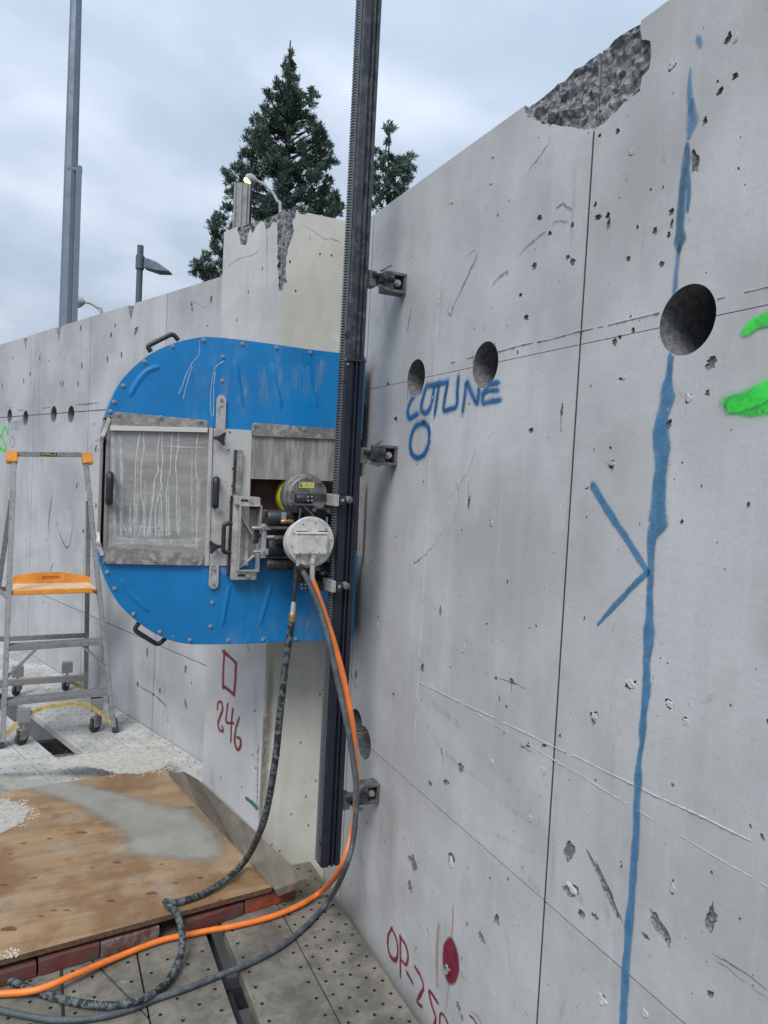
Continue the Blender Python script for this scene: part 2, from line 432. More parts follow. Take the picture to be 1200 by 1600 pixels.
def metal(name, c, rough=.4, dirt=.5, dc=(.25, .24, .23), sc=1., m=.9):
    t = NT(name)
    k = t.ramp(t.noise(11*sc, 6, .72), .42, .66)
    k2 = t.ramp(t.noise(34*sc, 5, .7, stretch=(1, 1, .25), off=(3, 1, 4)), .5, .72)
    dd = t.math('MAXIMUM', t.math('MULTIPLY', k, dirt), t.math('MULTIPLY', k2, dirt*.8))
    col = t.mix(dd, c, dc)
    return t.done(col, t.math('ADD', t.math('MULTIPLY', dd, .45), rough), t.math('SUBTRACT', m, t.math('MULTIPLY', dd, m*.8)), t.bump(t.noise(70, 4, .6), .0008, .6))
M['steel'] = metal('worn_steel_plate', (.66, .65, .63), .40, .85, (.36, .335, .31), 1.3, m=.6)
M['steel_dirty'] = metal('dirty_steel_sheet', (.30, .285, .27), .5, .95, (.16, .14, .125), 1.8, m=.45)
M['alu'] = metal('brushed_aluminium', (.60, .595, .58), .36, .75, (.27, .255, .24), 2.4, m=.7)
M['galv'] = metal('galvanised_steel', (.17, .21, .26), .5, .35, (.12, .15, .19), .4, .4)
M['galv_pale'] = metal('dull_aluminium', (.26, .265, .26), .55, .6, (.17, .17, .165), 2, .2)
M['lamp_grey'] = metal('grey_lamp_metal', (.09, .12, .15), .55, .3, (.07, .09, .11), 1, .2)
M['bracket'] = metal('bracket_steel', (.13, .135, .14), .5, .8, (.20, .195, .18), 3., m=.5)
M['bolt'] = metal('zinc_bolt', (.42, .43, .44), .45, .5, m=.7)
M['brass'] = metal('brass', (.50, .30, .14), .35, .4, (.3, .2, .12), 3)
M['silver'] = metal('pale_motor_housing', (.62, .62, .58), .45, .8, (.30, .29, .26), 2.5, m=.25)
M['gear'] = metal('dark_gearbox_metal', (.13, .13, .13), .5, .7, (.30, .29, .27), 3, m=.4)
t = NT('blue_guard_paint')
dust = t.math('MULTIPLY', t.ramp(t.noise(5, 6, .68, stretch=(1, 1, .45)), .50, .72), t.ramp(t.noise(40, 5, .7, stretch=(1, 1, .22)), .3, .75))
col = t.mix(t.ramp(t.noise(3, 4, .6), .3, .7), (.004, .155, .40), (.007, .21, .52))
col = t.mix(t.math('MULTIPLY', dust, .42), col, (.30, .38, .47))
sc_ = t.ramp(t.noise(90, 3, .6, stretch=(.3, 1, 1)), .70, .76)
col = t.mix(t.math('MULTIPLY', sc_, .4), col, (.30, .38, .45))
M['blue'] = t.done(col, t.math('ADD', t.math('MULTIPLY', dust, .35), .30), 0, t.bump(t.noise(5, 3, .5), .004, .35), .45)
def plain(name, c, rough=.5, m=0., var=.2, sc=20, bumpd=.0005, spec=.5):
    t = NT(name)
    col = t.mix(t.ramp(t.noise(sc, 5, .65), .3, .7), tuple(q*(1-var) for q in c), tuple(min(1, q*(1+var)) for q in c))
    return t.done(col, rough, m, t.bump(t.noise(sc*5, 3, .6), bumpd, .7), spec)
M['navy'] = metal('dark_navy_anodised', (.007, .011, .022), .38, .22, (.03, .034, .042), 1.5, m=.0)
M['navy_worn'] = metal('worn_dark_rail', (.022, .030, .042), .42, .7, (.10, .103, .106), 2.2, m=.2)
M['rack'] = metal('rack_steel', (.20, .22, .24), .4, .6, (.08, .08, .085), 4, m=.6)
M['black'] = plain('black_plastic', (.018, .020, .024), .45, var=.35)
M['blackmetal'] = metal('black_machined_metal', (.022, .025, .030), .42, .5, (.09, .088, .082), 3, m=.3)
M['rust'] = metal('rust_brown_steel', (.075, .045, .032), .6, .6, (.045, .030, .024), 1.2, m=.2)
M['yellow'] = plain('yellow_paint', (.55, .50, .03), .5, var=.3)
M['label'] = plain('yellow_label', (.62, .60, .16), .5, var=.15)
M['orange'] = plain('orange_plastic', (.75, .30, .045), .5, var=.12)
M['orange_dusty'] = plain('dusty_orange_tread', (.62, .46, .32), .7, var=.15)
M['hose_orange'] = plain('orange_hose_rubber', (.80, .20, .035), .45, var=.12, sc=30)
M['hose_grey'] = metal('grey_hose_rubber', (.050, .062, .075), .55, .7, (.13, .14, .145), 3, m=0.)
t = NT('black_hose_with_spiral')
k = t.ramp(t.noise(55, 4, .75), .46, .56)
col = t.mix(k, (.014, .020, .024), (.10, .115, .12))
M['hose_black'] = t.done(col, .65, 0, t.bump(t.noise(80, 3, .6), .002, 1), .4)
M['white_ring'] = plain('hose_scuffed_band', (.16, .17, .175), .8)
t = NT('deck_steel')
col = t.mix(t.ramp(t.noise(6, 6, .7), .35, .65), (.115, .106, .088), (.22, .205, .172))
col = t.mix(t.math('MULTIPLY', t.ramp(t.noise(26, 6, .75, off=(3, 3, 3)), .50, .68), .6), col, (.075, .07, .062))
col = t.mix(t.math('MULTIPLY', t.ramp(t.noise(17, 5, .75, off=(9, 3, 3)), .63, .70), .65), col, (.38, .37, .34))
M['deck'] = t.done(col, t.ramp(t.noise(8, 3), .3, .7, .55, .85), .1, t.bump(t.noise(60, 5, .7), .0018, .8), .4)
t = NT('far_deck_dusted')
col = t.mix(t.ramp(t.noise(5, 6, .7), .35, .65), (.30, .30, .285), (.47, .47, .45))
col = t.mix(t.math('MULTIPLY', t.ramp(t.noise(20, 6, .75, off=(3, 3, 3)), .55, .70), .6), col, (.22, .22, .21))
M['deck_far'] = t.done(col, .7, .0, t.bump(t.noise(60, 5, .7), .0018, .8), .4)
M['deck_dark'] = plain('deck_frame_and_shade', (.035, .037, .04), .7)  # deck frame colour, also painted shade for punched holes and wall joints
t = NT('plywood')
g = t.noise(7, 6, .65, stretch=(.12, 1.6, 1), dist=.5)
col = t.mix(t.ramp(g, .3, .7), (.215, .132, .066), (.345, .232, .125))
wet = t.ramp(t.noise(2.6, 5, .62, off=(1.3, .7, 0)), .44, .58)
col = t.mix(t.math('MULTIPLY', wet, .75), col, (.175, .086, .034))
col = t.mix(t.math('MULTIPLY', t.ramp(t.noise(4.2, 6, .7, off=(7, 3, 2)), .50, .68), .42), col, (.33, .30, .25))
kn = t.ramp(t.voro(9, rnd=1), .04, .13, 1, 0)
kn = t.math('MULTIPLY', kn, t.ramp(t.noise(3, 2, .5, off=(4, 9, 1)), .42, .5))
col = t.mix(t.math('MULTIPLY', kn, .55), col, (.19, .065, .025))
col = t.mix(t.math('MULTIPLY', t.ramp(t.noise(60, 4, .7, stretch=(.2, 1, 1)), .6, .75), .3), col, (.17, .10, .05))
M['ply'] = t.done(col, t.math('SUBTRACT', .50, t.math('MULTIPLY', wet, .34)), 0, t.bump(g, .0015, .6), .45)
t = NT('slurry_puddle')
gm = t.n('ShaderNodeAttribute', attribute_name='edge').outputs['Fac']
al = t.ramp(t.math('ADD', gm, t.math('MULTIPLY', t.math('SUBTRACT', t.noise(9, 5, .65), .5), .7)), .05, .85, 0, .82)
M['puddle'] = t.done(t.mix(t.ramp(t.noise(6, 4), .3, .7), (.26, .25, .21), (.34, .335, .30)), .12, 0, t.bump(t.noise(3, 2), .002, .3), .5, al)
t = NT('grey_board')
g = t.noise(9, 6, .7, stretch=(1.8, .15, 1))
col = t.mix(t.ramp(g, .3, .7), (.085, .07, .056), (.185, .16, .13))
M['board'] = t.done(t.mix(t.math('MULTIPLY', t.ramp(t.noise(30, 5, .7), .55, .7), .5), col, (.09, .075, .06)), .75, 0, t.bump(g, .002, .8), .35)
t = NT('red_painted_timber')
g = t.noise(24, 6, .75)
col = t.mix(t.ramp(t.noise(60, 5, .7, stretch=(.25, 1, 1)), .3, .7), (.22, .045, .025), (.34, .085, .045))
M['redwood'] = t.done(t.mix(t.ramp(g, .50, .64), col, (.14, .10, .08)), .8, 0, t.bump(g, .003, .9), .35)
col2 = NT('dark_red_timber'); g = col2.noise(24, 6, .75)
M['redold'] = metal('dirty_red_timber', (.14, .035, .026), .8, .95, (.085, .068, .058), 2.2, m=0.)
M['darkwood'] = col2.done(col2.mix(col2.ramp(g, .42, .62), (.13, .055, .045), (.20, .17, .15)), .85, 0, col2.bump(g, .004, .9), .3)
M['plyedge'] = plain('plywood_edge', (.11, .065, .04), .8, var=.4, sc=60)
M['chips'] = plain('pale_sawdust', (.62, .56, .46), .9, var=.25, sc=90)
M['dirt'] = plain('ground_dirt', (.13, .12, .10), .95, var=.4, sc=2, bumpd=.03)
t = NT('foliage'); 
rnd = t.n('ShaderNodeObjectInfo'); k = t.noise(1.1, 4, .6)
k2 = t.noise(14, 2, .5)
col = t.mix(t.ramp(k, .35, .65), (.042, .078, .060), (.080, .128, .095))
col = t.mix(t.math('MULTIPLY', t.ramp(k2, .5, .8), .6), col, (.11, .17, .11))
M['leaf'] = t.done(col, .65, 0, None, .3)
M['bark'] = plain('bark', (.030, .032, .028), .95, var=.4, sc=12, bumpd=.02)
t = NT('lit_lamp_lens'); t.b.inputs['Emission Color'].default_value = (1, .62, .25, 1); t.b.inputs['Emission Strength'].default_value = 2.2
M['lens'] = t.done((.8, .7, .5), .3)
M['white'] = plain('white_cap', (.32, .34, .36), .6)
M['ladder'] = metal('ladder_aluminium', (.30, .305, .31), .45, .7, (.14, .135, .125), 2.4, m=.45)
M['ladder_yellow'] = plain('yellow_brace', (.48, .36, .13), .55, var=.3, sc=40)
M['rubber'] = plain('rubber', (.04, .042, .045), .8)
M['steel_pale'] = metal('pale_steel_strip', (.72, .71, .67), .4, .35, (.5, .49, .45), 3, m=.5)
M['strip'] = metal('weathered_steel_strip', (.24, .23, .22), .48, .9, (.40, .385, .36), 3.5, m=.5)
t = NT('hatch_sheet')
k = t.noise(5, 6, .7, stretch=(.35, 1, 1.8)); k2 = t.noise(60, 4, .7, stretch=(.18, 1, 1))
col = t.mix(t.ramp(k, .3, .7), (.21, .20, .19), (.40, .39, .375))
col = t.mix(t.math('MULTIPLY', t.ramp(k2, .55, .75), .45), col, (.48, .475, .46))
M['hatch'] = t.done(col, .5, .25, t.bump(k2, .0008, .5), .4)
t = NT('streaked_sheet')
k = t.noise(30, 5, .7, stretch=(1, 1, .12)); k2 = t.noise(9, 4, .6)
col = t.mix(t.ramp(k, .36, .64), (.22, .205, .185), (.48, .465, .44))
M['streaked'] = t.done(t.mix(t.math('MULTIPLY', t.ramp(k2, .45, .7), .4), col, (.24, .23, .21)), .55, .2, t.bump(k, .001, .5), .4)

# ------------------------------------------------------------------ setting: ground
g = MB(); R_ = 1500
g.add([(-R_, -R_, -1.6), (R_, -R_, -1.6), (R_, R_, -1.6), (-R_, R_, -1.6)], [(0, 1, 2, 3)])
o = g.build('ground', M['dirt'], None, loc=(0, 0, -1.6)); tag(o, 'bare brown ground below the scaffold deck and beyond the walls', None, None, 'structure')

# frames of the faces
WX = 1.105
TH = 0.3223737
wd = Vector((-sin(TH), cos(TH), 0)); wn = Vector((cos(TH), sin(TH), 0))    # run and inward normal of the left wall
FR = Frame((WX, 0, 0), (0, 1, 0), (0, 0, 1), (-1, 0, 0))
FL = Frame((.597, 4.616, 0), wd, (0, 0, 1), -wn)
FPS = Frame((.82, 2.737, 0), wd, (0, 0, 1), -wn)
FPF = Frame((.82, 2.737, 0), (1, 0, 0), (0, 0, 1), (0, -1, 0))

# ------------------------------------------------------------------ right wall
wall = root_of('concrete_wall', (WX, 1.3, -1.6), 'tall pale grey concrete wall with blue paint line and broken top edge, along the right', 'wall')
TOP = 2.58
cores = [FR.px(1073, 500)+(.067,), FR.px(758, 570)+(.064,), FR.px(650, 591)+(.062,), FR.px(569, 1160)+(.060,), (2.47, .66, .055)]
def pxpoly(fr, pts): return [fr.px(*p) for p in pts]
# broken corner at the top
sp_px = [(820,165),(823,182),(836,186),(850,194),(872,196),(893,198),(915,203),(930,202),(944,192),(955,181),(968,168),(975,160),(990,150),(1000,142),(1003,120),(1014,108),(1017,88),(1016,64),(1003,62),(1000,45),(1002,32)]
sp_rim = pxpoly(FR, sp_px)
sky_px = [(1002,32),(988,40),(976,48),(968,56),(960,62),(945,72),(925,87),(905,101),(880,119),(852,140),(836,153),(820,165)]
notch = pxpoly(FR, sky_px)
spall = sp_rim[:-1] + notch[:-1]
def densify(poly, d, amp, seed, closed=True):
    o = []
    for i, (p, q) in enumerate(zip(poly, poly[1:]+poly[:1])):
        if not closed and i == len(poly)-1: o.append(p); break
        L = math.hypot(q[0]-p[0], q[1]-p[1]); k = max(1, int(L/d))
        for j in range(k):
            a = p[0]+(q[0]-p[0])*j/k; b = p[1]+(q[1]-p[1])*j/k
            if j: a += amp*noise.noise(Vector((a*60, b*60, seed))); b += amp*noise.noise(Vector((a*60, b*60, seed+9)))
            o.append((a, b))
    return o
rim_d = densify(sp_rim, .012, .008, 1, False); not_d = densify(notch, .016, .005, 4, False)
spall = rim_d[:-1] + not_d[:-1]
grid = []
ys = [p[0] for p in spall]; zs = [p[1] for p in spall]
def inside(p, poly):
    c = False
    for (x1, y1), (x2, y2) in zip(poly, poly[1:]+poly[:1]):
        if (y1 > p[1]) != (y2 > p[1]) and p[0] < (x2-x1)*(p[1]-y1)/(y2-y1)+x1: c = not c
    return c
yy = min(ys)
while yy < max(ys):
    zz = min(zs)
    while zz < max(zs):
        q = (yy+random.uniform(-.003, .003), zz+random.uniform(-.003, .003))
        if inside(q, spall): grid.append(q)
        zz += .009
    yy += .009
V1, VD, V0 = 1.327, 2.007, 2.541
H1 = lambda u: 1.924
H3 = .615
G = .0022
# top profile of each column (Y descending is towards the camera); outline goes round counter-clockwise
nx0, nx1 = not_d[-1][0], not_d[0][0]      # far end, near end of the broken stretch
def top_profile(ya, yb):
    """wall top between ya<yb, ordered from yb down to ya"""
    pts = [(yb, TOP)]
    for p in sorted(not_d, key=lambda q: -q[0]):
        if ya < p[0] < yb: pts.append((p[0], min(p[1], TOP)))
    prof_ = sorted(not_d)
    def ht(u):
        for (a, b), (c, d) in zip(prof_, prof_[1:]):
            if a <= u <= c: return min(TOP, b+(d-b)*(u-a)/max(1e-9, c-a))
        return TOP
    pts[0] = (yb, ht(yb)); pts.append((ya, ht(ya))); return pts
    pts.append((ya, TOP if not (min(nx0, nx1) < ya < max(nx0, nx1)) else pts[-1][1]))
    if min(nx0, nx1) < yb < max(nx0, nx1): pts[0] = (yb, pts[1][1])
    return pts
def arc_holes():
    return [(circ(c[0], c[1], c[2]), .36, 0, 0, 1) for c in cores]
# pits and chips read off the photograph: px, py, half-width, half-height, rotation
pits_px = [(1085,253,7,16,-.2),(1125,143,4,8,.7),(1149,118,5,5,.6),(1049,103,6,7,0),(1138,60,5,9,.5),(937,212,2,3,0),(965,205,3,5,0),
 (843,340,4,6,0),(859,365,3,3,0),(835,416,4,5,0),(894,352,3,4,0),(887,402,4,4,0),(895,410,4,4,0),(930,320,2,5,.3),(950,337,3,6,0),(951,348,3,9,.1),
 (934,340,5,6,.4),(1049,331,4,6,0),(1023,361,4,6,0),(1050,350,3,7,0),(1045,367,3,5,0),(982,405,4,5,0),(1034,413,4,5,0),(996,355,2,4,0),(1101,190,4,7,0),
 (813,461,3,3,0),(822,497,4,4,.3),(893,408,3,4,0),(1110,568,8,11,.2),(1076,623,6,7,0),(1105,614,4,5,0),(960,535,4,6,0),(969,527,3,4,0),(989,516,3,5,0),
 (830,672,3,4,0),(970,592,3,3,0),(878,640,1.6,8,0),(733,785,1.5,12,0),(767,818,3,5,0),(955,725,6,8,.3),(917,762,2,3,0),(1045,663,5,7,0),(1065,815,3,4,0),
 (800,1065,4,5,0),(929,1123,6,10,0),(888,1330,9,17,.1),(893,1390,14,9,-.5),(1051,1385,4,11,0),(1112,1434,8,24,0),(645,1348,6,12,0),(776,1436,4,8,.1),
 (752,1465,6,7,.5),(697,1222,4,5,0),(862,1250,3,5,0),(850,1165,3,3,0),(940,1560,7,9,.3),(1110,1553,6,5,-.5),(1112,1364,2,3,0),(875,1150,2,3,0),
 (705,1345,5,13,0),(672,1225,3,5,0),(556,1055,2,8,0),(615,1085,2,2,0),(606,600,2,3,0),(618,655,3,4,0),(720,1200,5,8,.2),(825,1165,3,4,0),
 (1008,1462,6,4,0),(716,1575,4,7,0),(722,1590,3,5,0),(1045,1470,5,5,0),(660,1045,3,6,0),(985,1070,9,6,-.5),(1045,1100,6,7,-.4),(1070,1125,4,6,-.4),
 (760,975,1.5,2,0),(688,955,2,8,.1),(775,1060,2,3,0),(730,1445,2,3,0),(640,1385,5,7,.4)]
rough_px = [(945,1385,34,9,.72),(1030,1448,22,9,.75),(908,1428,5,6,0),(930,1432,5,4,0),(1040,1465,10,4,.8)]
pits = []
for i, (x, y, a, b, rot) in enumerate(pits_px + rough_px):
    c = FR.px(x, y); ex = FR.px(x+4, y); ey = FR.px(x, y+4)
    sx = abs(ex[0]-c[0])/4; sy = abs(ey[1]-c[1])/4
    big = i >= len(pits_px)
    # along the wall x runs towards the viewer, so the face is mirrored
    pits.append((blob(c[0], c[1], max(a*sx, .0025), max(b*sy, .003), rot, 16 if not big else 34, .65, i*1.3), (.004 if not big else .005)+.002*random.random(), .22, .5, 90))
for i in range(420):
    y = random.uniform(.2, 2.5); z = random.uniform(-.1, 2.5)
    if any(math.hypot(y-c[0], z-c[1]) < c[2]+.02 for c in cores): continue
    r = random.choice([.0010, .0012, .0016, .0016, .0022, .0035])
    pits.append((blob(y, z, r*random.uniform(.7, 1.2), r*random.uniform(.8, 2.1), random.uniform(-.7, .7), 8, .6, i*2.1+50), .003, .2, .4, 90))
def bbox(h): xs = [p[0] for p in h]; ys_ = [p[1] for p in h]; return min(xs), max(xs), min(ys_), max(ys_)
cols = [(-2.4, V1-1.30), (V1-1.30+2*G, V1-.0035), (V1+.0035, V0-.003), (V0+.003, 2.78)]
for ci, (ya, yb) in enumerate(cols):
    for ri, (za, zb) in enumerate([(-1.6, H3-G), (H3+G, None)]):
        if zb is None: outl = [(ya, za), (yb, za)] + top_profile(ya, yb)
        else: outl = [(ya, za), (yb, za), (yb, zb), (ya, zb)]
        X0, X1, Z0, Z1 = ya, yb, za, zb or TOP
        hs = []
        # cores may cross a joint; pits must lie inside
        for h in arc_holes():
            b = bbox(h[0])
            if b[1] > X0 and b[0] < X1 and b[3] > Z0 and b[2] < Z1: hs.append(h)
        for h in pits:
            b = bbox(h[0])
            if b[0] > X0+.004 and b[1] < X1-.004 and b[2] > Z0+.004 and b[3] < Z1-.01 and not any(inside(((b[0]+b[1])/2, (b[2]+b[3])/2), q[0]) for q in [(spall,)]): hs.append(h)
        extra = []
        if zb is None:
            if X1 > 1.1 and X0 < 1.7: hs.append((spall, .011, 0, 1.2, 50)); extra = [q for q in grid if X0 < q[0] < X1]
            # shallow formwork line H1
            hs.append(([(ya-.01, 1.9228), (yb+.01, 1.9228), (yb+.01, 1.9246), (ya-.01, 1.9246)], .0012, 0, 0, 1))
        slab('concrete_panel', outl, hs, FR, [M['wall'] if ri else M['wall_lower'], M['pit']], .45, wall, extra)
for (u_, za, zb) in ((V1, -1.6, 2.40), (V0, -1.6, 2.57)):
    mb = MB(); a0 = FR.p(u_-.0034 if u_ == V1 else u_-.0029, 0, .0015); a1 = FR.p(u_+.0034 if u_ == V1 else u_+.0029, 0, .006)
    mb.box(a0.x, a1.x, a0.y, a1.y, za, zb); mb.build('joint_shade_strip', M['deck_dark'], wall)  # added dark strip: stands in for shade inside the open joint gap
# spalls and holes get their own surface: reassign by depth
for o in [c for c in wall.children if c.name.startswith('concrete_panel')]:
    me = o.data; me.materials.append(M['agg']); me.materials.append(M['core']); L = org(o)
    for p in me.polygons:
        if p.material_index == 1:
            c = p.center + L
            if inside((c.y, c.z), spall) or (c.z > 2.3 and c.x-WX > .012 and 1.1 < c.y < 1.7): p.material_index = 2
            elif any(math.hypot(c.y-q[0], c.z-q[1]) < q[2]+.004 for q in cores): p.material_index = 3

# raised mortar seams
def seam(fr, a, b, w, h, parent, gaps=0., seed=0, step=.008, mat='seam', name='mortar_seam'):
    mb = MB(); L = math.hypot(b[0]-a[0], b[1]-a[1]); k = int(L/step); dx, dy = (b[0]-a[0])/L, (b[1]-a[1])/L; last = None
    for i in range(k+1):
        t = i/k*L; q = noise.noise(Vector((t*9, seed, 0))); s2 = noise.noise(Vector((t*60, seed+3, 0)))
        cx_, cy_ = a[0]+dx*t - dy*q*.003, a[1]+dy*t + dx*q*.003
        if any(math.hypot(cx_-c[0], cy_-c[1]) < c[2]+.002 for c in (cores if fr is FR else [])) or (gaps and noise.noise(Vector((t*14, seed+7, 1)))+.3*s2 < gaps):
            last = None; continue
        ww = w*(.6+.9*abs(s2)+.4*q); hh = h*(.5+abs(noise.noise(Vector((t*45, seed+5, 0))))*1.6)
        b0 = len(mb.v)
        mb.v += [tuple(fr.p(cx_-dy*-ww/2*1, cy_+dx*-ww/2, .0004)), tuple(fr.p(cx_, cy_, -hh)), tuple(fr.p(cx_-dy*ww/2, cy_+dx*ww/2, .0004))]
        if last is not None:
            mb.f += [(last, b0, b0+1, last+1), (last+1, b0+1, b0+2, last+2)]; mb.mi += [0, 0]
        last = b0
    if mb.f: mb.build(name, M[mat], parent)
def spx(fr, p, q, *a, **k): seam(fr, fr.px(*p), fr.px(*q), *a, **k)
spx(FR, (1230,1340), (655,1066), .004, .0028, wall, -.35, 2)
spx(FR, (1230,1405), (660,1064), .003, .002, wall, -.25, 5)
spx(FR, (1230,441), (705,566), .004, .0028, wall, -.18, 7)
spx(FR, (686,457), (658,985), .0042, .003, wall, -.22, 11)
spx(FR, (658,985), (646,1180), .0042, .003, wall, -.3, 12)
spx(FR, (640,1297), (634,1420), .003, .0015, wall, -.1, 13)
seam(FR, (V1+.004, 2.40), (V1+.004, .0), .002, .0009, wall, .12, 17)

# lumps of mortar stuck to the face
for i_, (x_, y_, a_, b_) in enumerate([(1049,103,6,8),(1151,58,5,12),(987,238,6,7),(768,283,4,9),(770,245,3,4),(706,316,4,4),(1076,622,9,10),(1045,640,3,4),(975,590,4,4),(918,760,4,5),(955,724,9,6),(768,818,4,6),(985,1068,11,8),(1046,1100,8,7),(1072,1128,6,8),(705,1350,5,14),(828,1278,4,8),(893,1388,14,9),(940,1562,10,12),(1051,1388,6,12),(768,1190,4,6),(1008,1583,9,8),(929,1120,6,9),(850,1205,5,10),(725,1012,3,10),(590,977,2,8)]):
    c_ = FR.px(x_, y_); ax = abs(FR.px(x_+4, y_)[0]-c_[0])/4*a_*.8; bz_ = abs(FR.px(x_, y_+4)[1]-c_[1])/4*b_*.8; mb = MB(); R0 = blob(c_[0], c_[1], ax, bz_, .2, 14, .5, i_*3.3); hgt = .0035
    for k_, sc_k in enumerate((1, .72, .4)):
        for q_ in R0: mb.v.append(tuple(FR.p(c_[0]+(q_[0]-c_[0])*sc_k, c_[1]+(q_[1]-c_[1])*sc_k, .0005 if k_ == 0 else -hgt*(.3 + .9*abs(noise.noise(Vector((q_[0]*150, q_[1]*150, k_))))))))
    mb.v.append(tuple(FR.p(c_[0], c_[1], -hgt*.5))); n__ = len(R0)
    mb.f = [(k_*n__+i, k_*n__+(i+1)%n__, (k_+1)*n__+(i+1)%n__, (k_+1)*n__+i) for k_ in range(2) for i in range(n__)] + [(2*n__+i, 2*n__+(i+1)%n__, 3*n__) for i in range(n__)]; mb.mi = [0]*len(mb.f)
    mb.build('mortar_lump', M['wall'], wall)

# paint on the right wall
cz = [(c[0], c[1], c[2]) for c in cores]
S6 = lambda pts, w: [(540+x*.55, 380+y*.55, w) for x, y in pts]
w_ = 8
stroke('painted_lettering', FR, [S6([(214,418),(196,432),(183,455),(177,478),(183,496),(203,486)], 11), S6([(230,408),(219,445),(216,472),(228,482),(243,462),(252,410)], 11),
  S6([(240,404),(262,400),(284,395)], 11), S6([(266,402),(260,445),(254,484)], 11), S6([(290,397),(283,440),(280,474),(300,470),(316,462),(318,420),(321,384)], 11),
  S6([(334,472),(340,430),(345,395),(358,425),(374,455),(378,430),(380,408)], 11), S6([(432,396),(408,402),(394,425),(390,452),(414,449),(437,446)], 11), S6([(392,425),(412,418),(432,418)], 10)],
  M['blue_spray'], wall, holes=cz, label='blue sprayed word CUTLINE', mist=(M['mist_blue'], 2.1))
stroke('painted_lettering', FR, S6([(222,510),(198,522),(186,555),(186,590),(203,610),(226,596),(238,560),(236,525),(222,510)], 12), M['blue_spray'], wall, holes=cz, label='blue sprayed letter O', mist=(M['mist_blue'], 2.1))
stroke('painted_arrow', FR, [[(928,760,17),(950,797,16),(985,850,15),(1012,893,13)], [(1013,894,12),(990,915,11),(960,947,10),(935,975,6)]], M['blue_line'], wall, holes=cz, label='blue painted arrow', mist=(M['mist_line'], 1.45))
stroke('painted_line', FR, [[(1074,228,10.2),(1073,250,19.2),(1070,275,19.2),(1066,310,19.2),(1064,340,17.9),(1063,360,19.2),(1063,374,25.6),(1062,386,15.4)],
  [(1077,268,5.1),(1077,300,10.2),(1075,328,6.4)],
  [(1049,556,14.1),(1046,585,16.6),(1043,606,28.2),(1044,622,32.0),(1037,645,29.4),(1033,668,35.8),(1034,690,39.7),(1035,712,35.8),(1032,745,32.0),(1030,775,32.0),(1029,800,39.7),(1028,818,41.0),(1021,833,28.2),(1018,850,19.2),(1018,890,15.4),(1016,930,15.4),(1016,965,19.2),(1015,985,26.9),(1014,1002,25.6),(1011,1030,16.6),(1011,1060,17.9),(1011,1075,21.8),(1007,1110,14.1),(1005,1140,16.6),(1003,1165,11.5),(999,1190,11.5),(998,1215,17.9),(996,1250,15.4),(995,1300,15.4),(991,1350,16.6),(988,1400,15.4),(984,1440,19.2),(981,1480,15.4),(978,1520,20.5),(976,1560,17.9),(974,1600,17.9),(972,1640,17.9)]],
  M['blue_line'], wall, holes=cz, label='long vertical blue painted line', mist=(M['mist_line'], 1.4))
stroke('painted_line', FR, [[(1092,60,16),(1095,67,16)], [(1082,160,14),(1081,176,26),(1082,192,34),(1078,208,20)], [(1079,110,8),(1078,140,16),(1079,170,14)], [(1062,385,16),(1059,410,14),(1056,440,16),(1055,470,14)]], M['blue_faint'], wall, holes=cz, label='faint blue paint above the big core hole')
stroke('painted_number', FR, [[(1168,516,22),(1185,504,26),(1215,496,26),(1250,500,26),(1262,530,28),(1240,572,34),(1195,612,40),(1150,632,36)], [(1144,630,36),(1180,634,38),(1240,628,40),(1300,622,40)]],
  M['green'], wall, holes=cz, label='bright green sprayed figure 2', mist=(M['mist_green'], 1.5))
stroke('painted_lettering', FR, [[(613,1450,5.4),(607,1462,6.8),(607,1482,6.8),(612,1496,8.1),(619,1500,8.1),(622,1488,6.8),(620,1468,6.8),(613,1452,5.4)], [(626,1464,6.8),(626,1495,6.8),(626,1524,5.4)], [(626,1464,6.8),(634,1476,6.8),(638,1494,6.8),(635,1507,6.8),(628,1500,5.4)],
  [(637,1520,6.8),(645,1535,6.8)], [(649,1511,6.8),(658,1526,6.8),(662,1543,6.8),(656,1556,8.1),(652,1565,6.8),(659,1572,6.8)], [(684,1566,6.8),(671,1548,8.1),(675,1570,8.1),(681,1590,6.8),(678,1604,6.8)], [(688,1612,6.8),(688,1586,5.4),(694,1586,5.4),(702,1604,5.4)]],
  M['red'], wall, label='dark red sprayed lettering OP-250', mist=(M['mist_red'], 1.8))
stroke('painted_lettering', FR, [[(735,1587,5),(741,1592,5),(750,1610,5)]], M['red'], wall, label='faint red figure at the foot of the wall')
stroke('rust_mark', FR, [[(708,1416,5),(708,1440,6),(706,1465,5)], [(686,1445,10),(684,1470,11),(683,1500,12),(684,1540,7)], [(702,1535,5),(699,1560,4),(697,1580,4)], [(722,1520,5),(724,1528,5)], [(738,1580,5),(748,1590,7),(755,1605,6)], [(668,1450,4),(671,1460,4)]], M['orange_mark'], wall)
